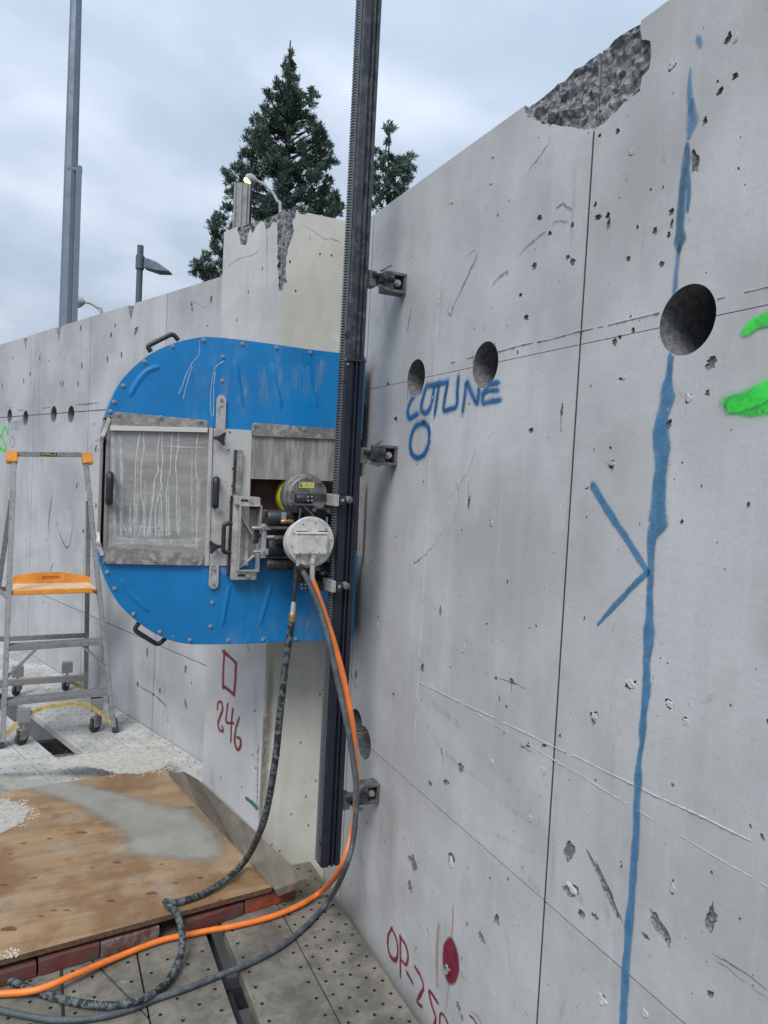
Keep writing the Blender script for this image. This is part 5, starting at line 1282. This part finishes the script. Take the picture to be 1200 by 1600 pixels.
# the black pocket beside the motor towards the mast
cbox('carriage_body', 510, 835, 524, 870, 2.20, .10, 'blackmetal', .004)
def vcyl(name, x0, y0, x1, y1, Y, prof, mat, n=16):
    a = Cp(x0, y0, Y); b = Cp(x1, y1, Y); mb = MB(); mb.lathe(a, b, prof, n); return mb.build(name, M[mat], cr_, smooth=True)
vcyl('outlet_fitting', 489, 866, 487.5, 908, 2.17, [(0, .010), (.12, .010), (.13, .008), (.2, .0105), (.34, .0105), (.36, .0075), (.5, .0085), (1, .0085)], 'alu')
vcyl('elbow_fitting', 466.5, 872, 466, 884, 2.18, [(0, .0075), (1, .0075)], 'alu')
vcyl('elbow_fitting', 466, 884, 473, 893, 2.17, [(0, .008), (.4, .0095), (1, .0075)], 'blackmetal')
vcyl('hose_coupling', 464, 884, 459, 942, 2.19, [(0, .0085), (.55, .008), (.56, .0065), (1, .0065)], 'blackmetal')
vcyl('hose_coupling', 459, 940, 457.5, 957, 2.19, [(0, .0065), (.5, .0085), (1, .0085)], 'alu')
vcyl('hose_coupling', 457.5, 956, 456, 973, 2.19, [(0, .009), (.2, .0125), (.5, .0125), (.52, .009), (.8, .011), (1, .009)], 'brass')
cbox('guide_pin', 467, 808, 469, 817, 2.25, .004, 'bolt', 0); cbox('guide_pin', 510, 808, 512, 818, 2.25, .004, 'bolt', 0)

# ------------------------------------------------------------------ hoses
def hose(name, ctrl, r, mat, label, rings=0):
    pts = []
    for c in ctrl:
        x, y, kind, v = c
        pts.append(tuple(ony(x, y, v) if kind == 'y' else onz(x, y, v)))
    P = smoothpts(pts, 10); mb = MB(); mb.tube(P, r, 12); loc = Vector(P[len(P)//2])
    if rings:
        rt_ = root_of(name, (P[-1][0], P[-1][1], 0), label, 'hose')
        h_ = mb.build('hose_tube', M[mat], rt_, smooth=True)
        rg = MB(); acc = 0; nxt = .02
        for a, b in zip(P, P[1:]):
            a = Vector(a); b = Vector(b); L = (b-a).length
            while nxt < acc+L:
                c = a.lerp(b, (nxt-acc)/L); d = (b-a).normalized()
                d2 = (d + Vector((random.uniform(-.5, .5), random.uniform(-.5, .5), random.uniform(-.5, .5)))).normalized()
                if c.z < 1.0 and random.random() < .75: rg.lathe(c-d2*.0012, c+d2*.0012, [(0, r*1.05), (1, r*1.05)], 12, False)
                nxt += rings*random.uniform(.7, 1.4)
            acc += L
        o = rg.build('spiral_band', M['white_ring'], rt_); o['kind'] = 'stuff'
        return rt_
    o = mb.build(name, M[mat], None, loc=loc, smooth=True); tag(o, label, 'hose'); return o
hose('water_hose', [(456,971,'y',2.19),(454,985,'y',2.19),(447,1030,'y',2.20),(438,1110,'y',2.21),(431,1180,'y',2.22),(420,1250,'y',2.25),(408,1295,'y',2.30),(385,1342,'z',.14),(355,1373,'z',.105),(318,1396,'z',.096),(285,1408,'z',.096),(268,1411,'z',.098),(259,1409,'z',.100),(262,1414,'z',.102),(274,1424,'z',.098),(282,1445,'z',.085),(285,1475,'z',.05),(276,1510,'z',.024),(255,1540,'z',.018),(225,1560,'z',.03),(180,1571,'z',.026),(130,1568,'z',.014),(80,1557,'z',.012),(40,1543,'z',.012),(0,1524,'z',.012),(-50,1500,'z',.012)],
     .0115, 'hose_black', 'black rubber hose with grey scuffed bands, kinked on the plywood corner', .028)
hose('hydraulic_hose', [(488,906,'y',2.17),(496,928,'y',2.165),(508,962,'y',2.16),(522,1005,'y',2.14),(538,1065,'y',2.10),(550,1130,'y',2.06),(555,1190,'y',2.04),(557,1240,'y',2.03),(551,1300,'y',2.04),(533,1355,'y',2.06),(505,1390,'z',.05),(470,1413,'z',.018),(425,1432,'z',.013),(370,1446,'z',.013),(310,1457,'z',.013),(250,1470,'z',.013),(180,1497,'z',.014),(115,1524,'z',.03),(60,1546,'z',.028),(0,1553,'z',.014),(-60,1553,'z',.013)],
     .0098, 'hose_orange', 'bright orange hydraulic hose looping down past the mast and along the deck')
hose('hydraulic_hose', [(473,893,'y',2.165),(480,905,'y',2.15),(492,932,'y',2.13),(504,965,'y',2.11),(516,1010,'y',2.08),(530,1075,'y',2.05),(543,1135,'y',2.02),(552,1190,'y',2.00),(557,1240,'y',1.99),(552,1310,'y',1.99),(538,1360,'y',2.0),(515,1405,'z',.05),(480,1445,'z',.013),(440,1478,'z',.012),(390,1505,'z',.012),(340,1525,'z',.012),(290,1545,'z',.012),(245,1560,'z',.012),(200,1578,'z',.012),(150,1590,'z',.012),(90,1594,'z',.012),(30,1585,'z',.012),(-30,1570,'z',.012)],
     .0092, 'hose_grey', 'slate grey hydraulic hose running beside the orange hose and along the deck')

# ------------------------------------------------------------------ platform ladder
ld = root_of('platform_ladder', (.13, 4.7, 0), 'aluminium platform step ladder with orange platform and caps, on castors', 'ladder')
FLt, FRt = onz(0, 1172, 0), onz(180, 1143, 0)
FLt.y = 4.43
topY = 4.86
TL, TR = ony(19, 712, topY), ony(136, 714, topY)
def rail(a, b, name='front_stile', w=.058, d=.024):
    dr = (b-a).normalized(); mb = MB()
    # channel section: web and two flanges
    x = Vector((1, 0, 0)); y = dr.cross(x).normalized()
    for (cx_, cy_, ww, hh) in [(0, 0, .005, w), (d/2, w/2-.002, d, .004), (d/2, -w/2+.002, d, .004)]:
        o_ = x*(cx_ if a.x < .1 else -cx_) + y*cy_
        mb.beam(a+o_, b+o_, ww if ww < .01 else hh, hh if ww < .01 else ww, y) if False else None
        px_ = x*ww/2; py_ = y*hh/2
        vs = [a+o_-px_-py_, a+o_+px_-py_, a+o_+px_+py_, a+o_-px_+py_, b+o_-px_-py_, b+o_+px_-py_, b+o_+px_+py_, b+o_-px_+py_]
        mb.add(vs, [(3, 2, 1, 0), (4, 5, 6, 7), (0, 1, 5, 4), (1, 2, 6, 5), (2, 3, 7, 6), (3, 0, 4, 7)])
    return mb.build(name, M['ladder'], ld)
rail(FLt+Vector((0, 0, .03)), TL); rail(FRt+Vector((0, 0, .03)), TR)
for a, b in ((FLt, TL), (FRt, TR)):
    mb = MB(); mb.beam(a+Vector((0, 0, 0)), a+(b-a)*.045, .036, .066, (0, 1, 0)); mb.build('rubber_foot', M['rubber'], ld, bevel=.004)
    mb = MB(); mb.beam(b-(b-a)*.028, b+(b-a)*.012, .058, .075, (0, 1, 0))
    ob = mb.build('corner_cap', M['orange'], ld, bevel=.008)
    for k in range(5):
        c = b-(b-a)*(.024-.008*k); mb = MB(); mb.beam(c, c+(b-a)*.003, .0605, .0775, (0, 1, 0)); mb.build('cap_rib', M['orange'], ob)
mb = MB(); mb.beam(TL+Vector((.03, 0, .012)), TR+Vector((-.03, 0, .012)), .03, .032); tb = mb.build('top_bar', M['ladder'], ld, bevel=.004)
# brand sticker on the top bar
mid = (TL+TR)/2+Vector((-.01, -.0165, .012))
mb = MB(); mb.box(mid.x-.046, mid.x+.046, mid.y, mid.y+.0012, mid.z-.0105, mid.z+.0105); stk = mb.build('sticker', M['black'], tb)
cu = bpy.data.curves.new('txt', 'FONT'); cu.body = 'GORILLA'; cu.size = .021; cu.align_x = 'CENTER'; cu.align_y = 'CENTER'; cu.extrude = .0002
tmp = bpy.data.objects.new('tmp', cu); COL.objects.link(tmp); bpy.context.view_layer.update()
me = bpy.data.meshes.new_from_object(tmp.evaluated_get(bpy.context.evaluated_depsgraph_get())); bpy.data.objects.remove(tmp)
me.materials.clear(); me.materials.append(M['label'])
me.transform(Matrix.Rotation(pi/2, 4, 'X')); me.transform(Matrix.Translation(mid+Vector((0, -.0006, 0))-org(stk)))
o = bpy.data.objects.new('sticker_lettering', me); COL.objects.link(o); o.parent = stk
def at(zz):   # points of the front stiles at a height
    return FLt.lerp(TL, zz/TL.z), FRt.lerp(TR, zz/TR.z)
for zz in (.245, .535):
    a, b = at(zz); mb = MB()
    mb.add([a+Vector((.004, -.035, 0)), b+Vector((-.004, -.035, 0)), b+Vector((-.004, .045, 0)), a+Vector((.004, .045, 0)), a+Vector((.004, -.035, -.028)), b+Vector((-.004, -.035, -.028)), b+Vector((-.004, .045, -.028)), a+Vector((.004, .045, -.028))],
           [(0, 1, 2, 3), (7, 6, 5, 4), (0, 4, 5, 1), (1, 5, 6, 2), (2, 6, 7, 3), (3, 7, 4, 0)])
    stp = mb.build('tread', M['ladder'], ld, bevel=.003)
    for k in range(6):
        y_ = -.03+k*.013; mb = MB(); mb.beam(a+Vector((.008, y_, .0012)), b+Vector((-.008, y_, .0012)), .005, .0025); mb.build('tread_rib', M['ladder'], stp)
# braces under the upper tread
a, b = at(.52); a2, b2 = at(.36)
mb = MB(); mb.beam(a+Vector((.16, -.02, -.01)), a2+Vector((.01, -.02, 0)), .020, .012); mb.beam(a2+Vector((.01, -.02, 0)), a2+Vector((.02, -.02, 0)), .02, .012); mb.build('tread_brace', M['ladder'], ld, bevel=.002)
mb = MB(); mb.beam(b+Vector((-.13, -.02, -.01)), b2+Vector((-.01, -.02, 0)), .020, .012); mb.build('tread_brace', M['ladder'], ld, bevel=.002)
# platform
a, b = at(.83)
mb = MB(); y1 = .30
pl_ = [a+Vector((.02, .0, 0)), b+Vector((-.02, .0, 0)), b+Vector((-.05, y1, 0)), a+Vector((.03, y1, 0))]
mb.prism(pl_, (0, 0, -.02)); pf = mb.build('platform', M['orange_dusty'], ld, bevel=.003)
mb = MB(); mb.beam(a+Vector((.035, -.012, -.004)), b+Vector((-.045, -.012, -.004)), .03, .032); mb.build('platform_nosing', M['orange'], pf, bevel=.006)
mb = MB(); mb.cyl(a+Vector((.0, -.008, -.006)), b+Vector((0, -.008, -.006)), .009, n=12); mb.build('pivot_bar', M['brass'], ld, smooth=True)
# toe board with a grip hole
Ft = Frame(a+Vector((.02, y1-.01, .0)), (1, 0, 0), (0, 0, 1), (0, -1, 0)); Lw = (b-a).x-.06
slab('toe_board', [(0, 0), (Lw, 0), (Lw, .03), (Lw*.93, .045), (Lw*.6, .068), (Lw*.3, .066), (Lw*.05, .05), (0, .04)], [([(Lw*.38, .022), (Lw*.58, .022), (Lw*.61, .034), (Lw*.57, .046), (Lw*.39, .046), (Lw*.36, .034)], None, 0, 0, 1)], Ft, [M['orange'], M['orange']], .012, ld)
# rear frame
RT, LTp = FRt.lerp(TR, 1.385/TR.z)+Vector((-.012, .03, 0)), FLt.lerp(TL, 1.385/TL.z)+Vector((.008, .03, 0))
RF = onz(134, 1078, .06); LF = Vector((-.30, RF.y, .06))
for a_, b_ in ((RF, RT), (LF, LTp)):
    mb = MB(); mb.beam(a_, b_, .028, .05, (0, 1, 0)); mb.build('rear_stile', M['ladder'], ld, bevel=.003)
    mb = MB(); mb.box(b_.x-.018, b_.x+.018, b_.y-.05, b_.y+.02, b_.z-.03, b_.z+.03); mb.build('hinge_plate', M['steel'], ld, bevel=.003)
rb = .13
mb = MB(); mb.beam(LF.lerp(LTp, .07), RF.lerp(RT, .07), .03, .04); mb.build('rear_bar', M['ladder'], ld, bevel=.003)
for zz in (.30, .55): mb = MB(); mb.beam(LF.lerp(LTp, zz), RF.lerp(RT, zz), .02, .03); mb.build('rear_bar', M['ladder'], ld, bevel=.003)
# side struts joining platform and rear stiles
a, b = at(.80)
for s_, q_ in ((a, LF.lerp(LTp, .55)), (b, RF.lerp(RT, .55))):
    mb = MB(); mb.beam(s_, q_, .006, .03); mb.build('side_strut', M['ladder'], ld)
# curved yellow brace under the lower tread
def arch(A_, B_, h, y, nm='curved_brace'):
    mb = MB(); n = 24; top = []; bot = []
    for i in range(n+1):
        t_ = i/n; p = A_.lerp(B_, t_); u_ = 2*abs(t_-.5)
        zt = p.z + h*(1-u_**2.6); zb = zt - (.020+.012*(u_**3))
        top.append(Vector((p.x, p.y, zt))); bot.append(Vector((p.x, p.y, zb)))
    mb.v = [tuple(v) for v in top+bot] + [tuple(v+Vector((0, .02, 0))) for v in top+bot]
    m_ = n+1
    for i in range(n):
        mb.f += [(i, i+1, m_+i+1, m_+i), (2*m_+i+1, 2*m_+i, 3*m_+i, 3*m_+i+1), (i+1, i, 2*m_+i, 2*m_+i+1), (m_+i, m_+i+1, 3*m_+i+1, 3*m_+i)]; mb.mi += [0]*4
    mb.build(nm, M['ladder_yellow'], ld)
a, b = at(.07); arch(a+Vector((.015, -.036, 0)), b+Vector((-.015, -.036, 0)), .145, 0)
arch(Vector((LF.x, LF.y, .07)), Vector((RF.x, RF.y, .07)), .10, 0)
# castors
def castor(p, H=.128, ang=.9):
    r = .039; x, y, z = p; X = Vector((cos(ang), -sin(ang), 0)); Yv = Vector((sin(ang), cos(ang), 0)); c0 = Vector((x, y, 0))
    def obox(mb, a0, a1, b0, b1, z0, z1):
        mb.prism([c0+X*a+Yv*b+Vector((0, 0, z0)) for a, b in ((a0, b0), (a1, b0), (a1, b1), (a0, b1))], (0, 0, z1-z0))
    ho = MB(); ho.box(x-.035, x+.035, y-.02, y+.02, H, H+.075); hb = ho.build('castor_plate', M['ladder'], ld, bevel=.003)
    s_ = MB(); s_.cyl((x, y, H), (x, y, .088), .008, n=12); s_.build('castor_stem', M['bolt'], hb, smooth=True)
    f_ = MB(); obox(f_, -.020, -.015, -.03, .024, .035, .092); obox(f_, .015, .020, -.03, .024, .035, .092); obox(f_, -.0148, .0148, -.03, .024, .084, .092); o_ = f_.build('castor_fork', M['ladder'], hb, bevel=.002); o_['kind'] = 'stuff'
    w = MB(); cc = c0+Yv*-.010+Vector((0, 0, r)); w.lathe(cc-X*.013, cc+X*.013, [(0, r*.35), (.0, r*.55), (.1, r*.6), (.1, r*.85), (.2, r), (.8, r), (.9, r*.85), (.9, r*.6), (1, r*.55), (1, r*.35)], 28); w.build('castor_wheel', M['rubber'], hb, smooth=True)
    c = MB(); c.cyl(cc-X*.022, cc+X*.022, .007, n=10); c.build('axle', M['bolt'], hb)
for (x, y) in ((36, 1163), (150, 1143)):
    p = onz(x, y, 0); castor((p.x, p.y, 0))
for (x, y) in ((104, 1078), (27, 1086)):
    p = onz(x, y, 0); castor((p.x, p.y, 0), .125, .6)
for a_, b_ in ((FLt, TL), (FRt, TR)):
    for zz in (.2, .25, .5, .56, .8, 1.38):
        c = a_.lerp(b_, zz/b_.z); mb = MB(); mb.cyl(c+Vector((0, -.031, .0)), c+Vector((0, -.035, 0)), .005, n=8); mb.build('rivet', M['bolt'], ld)

# ------------------------------------------------------------------ poles and lamps beyond the wall
def vpole(name, x0, x1, ytop, depth, ybase, mat, parent=None, zbot=-1.6, flat=True, round_=False):
    a = far((x0+x1)/2, ybase, depth); w = (x1-x0)*depth/F
    top = a.z + (ybase-ytop)*depth/F
    mb = MB()
    if round_: mb.cyl((a.x, a.y, zbot), (a.x, a.y, top), w/2, n=20)
    else: mb.lathe((a.x, a.y, zbot), (a.x, a.y, top), [(0, w*.54), (1, w*.50)], 8)
    return mb.build(name, M[mat], parent, smooth=round_), a, top, w
a = far(104, 500, 11); tp = root_of('lamp_column', (a.x, a.y, -1.6), 'tall grey galvanised steel column rising out of the picture at the left', 'column')
w0_ = 25*11/F
mb = MB(); mb.lathe((a.x, a.y, -1.6), (a.x+.0, a.y, 9.5), [(0, w0_*.55), (1, w0_*.31)], 8); mb.build('shaft', M['galv'], tp)
b = far(120, 380, 10.95); ztop = far(120, 262, 10.95).z
mb = MB(); mb.box(b.x-.04, b.x+.04, b.y-.05, b.y+.05, -1.6, ztop); mb.build('cable_cover', M['galv'], tp, bevel=.006)
mb = MB(); bz = far(118, 266, 10.9); mb.box(a.x-.05, b.x+.045, bz.y-.07, bz.y+.07, bz.z-.03, bz.z+.02); mb.build('bracket_band', M['galv'], tp, bevel=.005)
# lantern post
D_ = 13; a = far(217, 460, D_); lp_ = root_of('street_lamp', (a.x, a.y, -1.6), 'dark grey post with one flat wedge-shaped lantern, above the left wall', 'street lamp', 'street lamps beyond the walls')
ztop = a.z+(460-385)*D_/F
mb = MB(); mb.cyl((a.x, a.y, -1.6), (a.x, a.y, ztop), .055, n=16); mb.build('post', M['lamp_grey'], lp_, smooth=True)
d_ = rt.copy(); d_.z = 0; d_.normalize()
c = far(222, 411, D_); e2 = far(266, 427, D_); 
mb = MB(); mb.beam(Vector((a.x, a.y, c.z)), c+d_*.08, .05, .06); mb.cyl((a.x, a.y, c.z-.12), (a.x, a.y, c.z+.12), .075, n=14); mb.build('arm', M['lamp_grey'], lp_, bevel=.004)
nrm = Vector((-d_.y, d_.x, 0))*.11
h0, h1 = c+d_*.06, Vector((e2.x, e2.y, e2.z))
mb = MB(); mb.add([h0-nrm+Vector((0, 0, -.10)), h0+nrm+Vector((0, 0, -.10)), h0+nrm*.8+Vector((0, 0, .085)), h0-nrm*.8+Vector((0, 0, .085)), h1-nrm*1.2, h1+nrm*1.2, h1+nrm*1.1+Vector((0, 0, .025)), h1-nrm*1.1+Vector((0, 0, .025)),
   (h0+h1)/2-nrm*1.5+Vector((0, 0, -.075)), (h0+h1)/2+nrm*1.5+Vector((0, 0, -.075)), (h0+h1)/2+nrm*1.2+Vector((0, 0, .085)), (h0+h1)/2-nrm*1.2+Vector((0, 0, .085))],
   [(0, 1, 2, 3), (0, 8, 9, 1), (1, 9, 10, 2), (2, 10, 11, 3), (3, 11, 8, 0), (8, 4, 5, 9), (9, 5, 6, 10), (10, 6, 7, 11), (11, 7, 4, 8), (4, 7, 6, 5)]); mb.build('lantern', M['lamp_grey'], lp_, bevel=.008)
# curved street lamps
def curved(pxs, depth, r, label, head, lit):
    P = [far(x, y, depth) for x, y in pxs]; base = P[-1]
    rt_ = root_of('street_lamp', (base.x, base.y, -1.6), label, 'street lamp', 'street lamps beyond the walls')
    pts = [Vector((base.x, base.y, -1.6)), Vector((base.x, base.y, base.z-1.0))] + P[::-1]
    Q = smoothpts([tuple(p) for p in pts], 8); mb = MB(); mb.tube(Q, r, 10, rf=lambda t_: r*(1.3-.5*t_)); mb.build('mast_arm', M['white'], rt_, smooth=True)
    h = [far(x, y, depth) for x, y in head]; mb = MB()
    dd = (h[1]-h[0]); n_ = 14
    mb.lathe(h[0], h[1], [(0, .4*r), (.1, 2.2*r), (.35, 3.4*r), (.7, 2.8*r), (.95, 1.4*r), (1, .9*r)], n_); mb.build('lamp_head', M['white'], rt_, smooth=True)
    q = h[0].lerp(h[1], .42); mb = MB(); dn_ = dd.normalized(); pn = Vector((0, 0, -1)); pn = (pn - dn_*pn.dot(dn_)).normalized()
    mb.lathe(q+pn*1.4*r-dn_*1.0*r, q+pn*3.7*r-dn_*1.0*r, [(0, 3.0*r), (.6, 2.8*r), (1, 1.6*r)], 16); mb.build('lens', M['lens'] if lit else M['white'], rt_, smooth=True)
    return q, pn
curved([(398,281),(412,288),(425,300),(433,314),(438,328)], 12, .024, 'curved pale street lamp glowing orange in front of the big conifer', [(383,276),(402,283)], True)
curved([(130,471),(142,474),(152,480),(158,487)], 26, .06, 'small curved street lamp just above the far left wall top', [(116,470),(133,472)], False)
# channel post on the pier
b0 = far(377, 350, 3.95); ch = root_of('channel_post', (b0.x, b0.y, 2.5), 'pale ribbed aluminium channel post standing behind the top of the pier', 'post')
ztp = far(377, 289, 3.95).z; w2_ = 24*3.95/F
fx = d_; fy = Vector((-d_.y, d_.x, 0))
prof = [(-.5, 0), (-.5, -.3), (-.38, -.3), (-.36, -.22), (-.16, -.22), (-.14, -.3), (.02, -.3), (.04, -.22), (.2, -.22), (.22, -.3), (.36, -.3), (.36, -.15), (.5, -.15), (.5, 0)]
mb = MB(); mb.prism([Vector((b0.x, b0.y, 2.3))+fx*a_*w2_+fy*b_*w2_ for a_, b_ in prof], (0, 0, ztp-2.3)); mb.build('channel', M['galv_pale'], ch)
b1 = far(391, 340, 3.99); mb = MB(); mb.cyl((b1.x, b1.y, 2.3), (b1.x, b1.y, far(391,288,3.99).z), .006, n=10); mb.build('rod', M['blackmetal'], ch)
mb = MB(); mb.box(b0.x-.06, b0.x+.06, b0.y-.03, b0.y+.05, 2.5, 2.612); mb.build('foot', M['galv'], ch)

# ------------------------------------------------------------------ trees
import numpy as np
def tree(name, base, top, label, clumps, seed, leaf=(.15, .03), per=90, trunk_r=.2, depth=14, limb_r=.03):
    rg = np.random.default_rng(seed)
    rt_ = root_of(name, base, label, 'tree')
    tr = MB(); n = 14; P = [Vector(base).lerp(Vector(top), i/n)+Vector((noise.noise(Vector((i*.4, seed, 0)))*.08, 0, 0)) for i in range(n+1)]
    tr.tube(P, 1, 10, rf=lambda t_: trunk_r*(1-t_)**.8+.012); tr.build('trunk', M['bark'], rt_, smooth=True)
    lb = MB(); V = []; cl_c = []
    for (c, r) in clumps:
        c = Vector(c); tz = max(.1, min(.97, (c.z-.5*((Vector((c.x, c.y, 0))-Vector((base[0], base[1], 0))).length)-base[2])/(top[2]-base[2])))
        s0 = Vector(base).lerp(Vector(top), tz); m_ = s0.lerp(c, .55)+Vector((rg.uniform(-.12, .12), rg.uniform(-.12, .12), rg.uniform(-.2, .06)))
        if (c-s0).length > .25 and rg.random() < .55: lb.tube([s0, m_, c], 1, 6, rf=lambda t_: limb_r*(1-t_)+.008)
        k = int(per*r*r/.09)
        # leaf sprays clustered into several tufts in the clump, pointing out and up
        nt_ = max(4, int(k/70)); tuft = rg.normal(size=(nt_, 3)); tuft /= np.linalg.norm(tuft, axis=1)[:, None]; tuft *= (rg.random((nt_, 1))**.5)*r
        for q in tuft:
            m2 = max(10, k//nt_)
            dirs = rg.normal(size=(m2, 3)); o_ = q/(np.linalg.norm(q)+1e-6); dirs = dirs*.6+o_*.6+np.array([0, 0, .75]); dirs /= np.linalg.norm(dirs, axis=1)[:, None]
            st0 = np.array(c)+q+rg.normal(size=(m2, 3))*r*.20
            ln_ = leaf[0]*(.5+rg.random((m2, 1))*.9); sd = np.cross(dirs, rg.normal(size=(m2, 3))); sd /= np.linalg.norm(sd, axis=1)[:, None]
            wd_ = leaf[1]*(.6+rg.random((m2, 1))*.8)
            V.append(np.stack([st0-sd*wd_*.5, st0+dirs*ln_*.5+sd*wd_*.9, st0+dirs*ln_, st0+dirs*ln_*.5-sd*wd_*.9], 1).reshape(-1, 3))
    if lb.f: lb.build('limbs', M['bark'], rt_, smooth=True)
    V = np.concatenate(V) - np.array(base)
    me = bpy.data.meshes.new('crown'); nv = len(V); nf = nv//4
    me.vertices.add(nv); me.vertices.foreach_set('co', V.astype(np.float32).ravel())
    me.loops.add(nv); me.loops.foreach_set('vertex_index', np.arange(nv, dtype=np.int32))
    me.polygons.add(nf); me.polygons.foreach_set('loop_start', np.arange(0, nv, 4, dtype=np.int32)); me.polygons.foreach_set('loop_total', np.full(nf, 4, dtype=np.int32))
    me.update(); me.validate(); me.materials.append(M['leaf'])
    o = bpy.data.objects.new('crown', me); COL.objects.link(o); o.parent = rt_
    return rt_
TD = 15
def clump_px(lst, depth, seed, jit=.6):
    rg = random.Random(seed); o = []
    for (x, y, r) in lst:
        if rg.random() < .02 and y > 120: continue
        for k in range(3):
            dd = depth + rg.uniform(-jit, jit); c = far(x+rg.uniform(-r, r)*.3, y+rg.uniform(-r, r)*.3, dd); o.append((c, r*depth/F*rg.uniform(.75, .95)))
    return o
base = far(438, 440, TD); base = Vector((base.x, base.y, -1.6)); top = far(452, 74, TD); top = Vector((base.x, base.y, top.z))
cl1 = [(453,82,4),(452,92,6),(448,104,8),(455,108,7),(445,118,9),(458,125,9),(436,135,9),(446,140,12),(462,140,11),(425,150,10),(440,158,14),(458,160,14),(470,158,9),(417,170,9),(432,178,15),(452,182,15),(468,178,11),(485,145,7),(488,160,9),(495,150,5),
 (400,190,10),(410,205,16),(432,205,16),(455,208,14),(480,190,11),(492,200,11),(395,220,14),(415,232,17),(440,235,15),(468,232,14),(490,222,14),(500,205,9),(390,248,14),(408,258,17),(435,262,16),(455,265,15),(480,255,15),(500,245,13),(505,222,10),
 (374,262,12),(385,282,16),(372,300,14),(405,288,14),(425,270,13),(445,292,17),(468,285,15),(490,280,15),(505,268,12),(512,235,8),(362,282,11),(358,305,10),(390,310,14),(420,318,16),(440,325,17),(465,312,16),(485,308,15),(508,298,13),(515,285,9),(518,255,9),
 (352,270,7),(355,325,10),(378,330,14),(405,335,15),(430,350,16),(455,345,16),(480,335,15),(505,325,15),(522,312,11),(525,330,10),(513,340,12),(495,350,14),(530,325,8),(345,345,10),(338,338,9),(335,355,10),(340,372,11),(352,385,10),(335,385,9),(348,400,9),(365,360,12),(395,365,14),(420,372,14),
 (345,415,8),(305,412,7),(313,420,10),(322,405,9),(328,420,11),(318,435,10),(338,430,9),(305,428,7),(350,428,8),(380,390,14),(410,395,14)]
tree('conifer_tree', tuple(base), tuple(top), 'big dark green conifer rising behind the pier, between the street lamp and the mast', clump_px(cl1, TD, 3), 5, per=1150, leaf=(.085, .011), limb_r=.02)
D2 = 19
base = far(604, 320, D2); base = Vector((base.x, base.y, -1.6)); top = far(609, 197, D2); top = Vector((base.x, base.y, top.z))
cl2 = [(608,200,6),(614,203,5),(603,205,4),(606,222,4),(612,230,5),(588,240,7),(598,246,8),(612,248,8),(622,252,8),(634,250,8),(645,246,6),(585,262,9),(598,266,10),(612,268,10),(628,270,11),(640,262,9),(590,282,10),(604,288,10),(620,290,11),(634,284,9),(585,300,10),(600,308,10),(615,308,10),(590,322,9),(628,300,8),(640,276,6)]
tree('conifer_tree', tuple(base), tuple(top), 'smaller thin conifer showing between the mast and the right wall top', clump_px(cl2, D2, 9), 8, per=520, leaf=(.11, .016), trunk_r=.10, limb_r=.018)

for o in bpy.data.objects:
    if 'wl' in o: del o['wl']
S.render.engine = 'CYCLES'
print('objects', len(bpy.data.objects), 'tris', sum(len(o.data.polygons) for o in bpy.data.objects if o.type == 'MESH'))
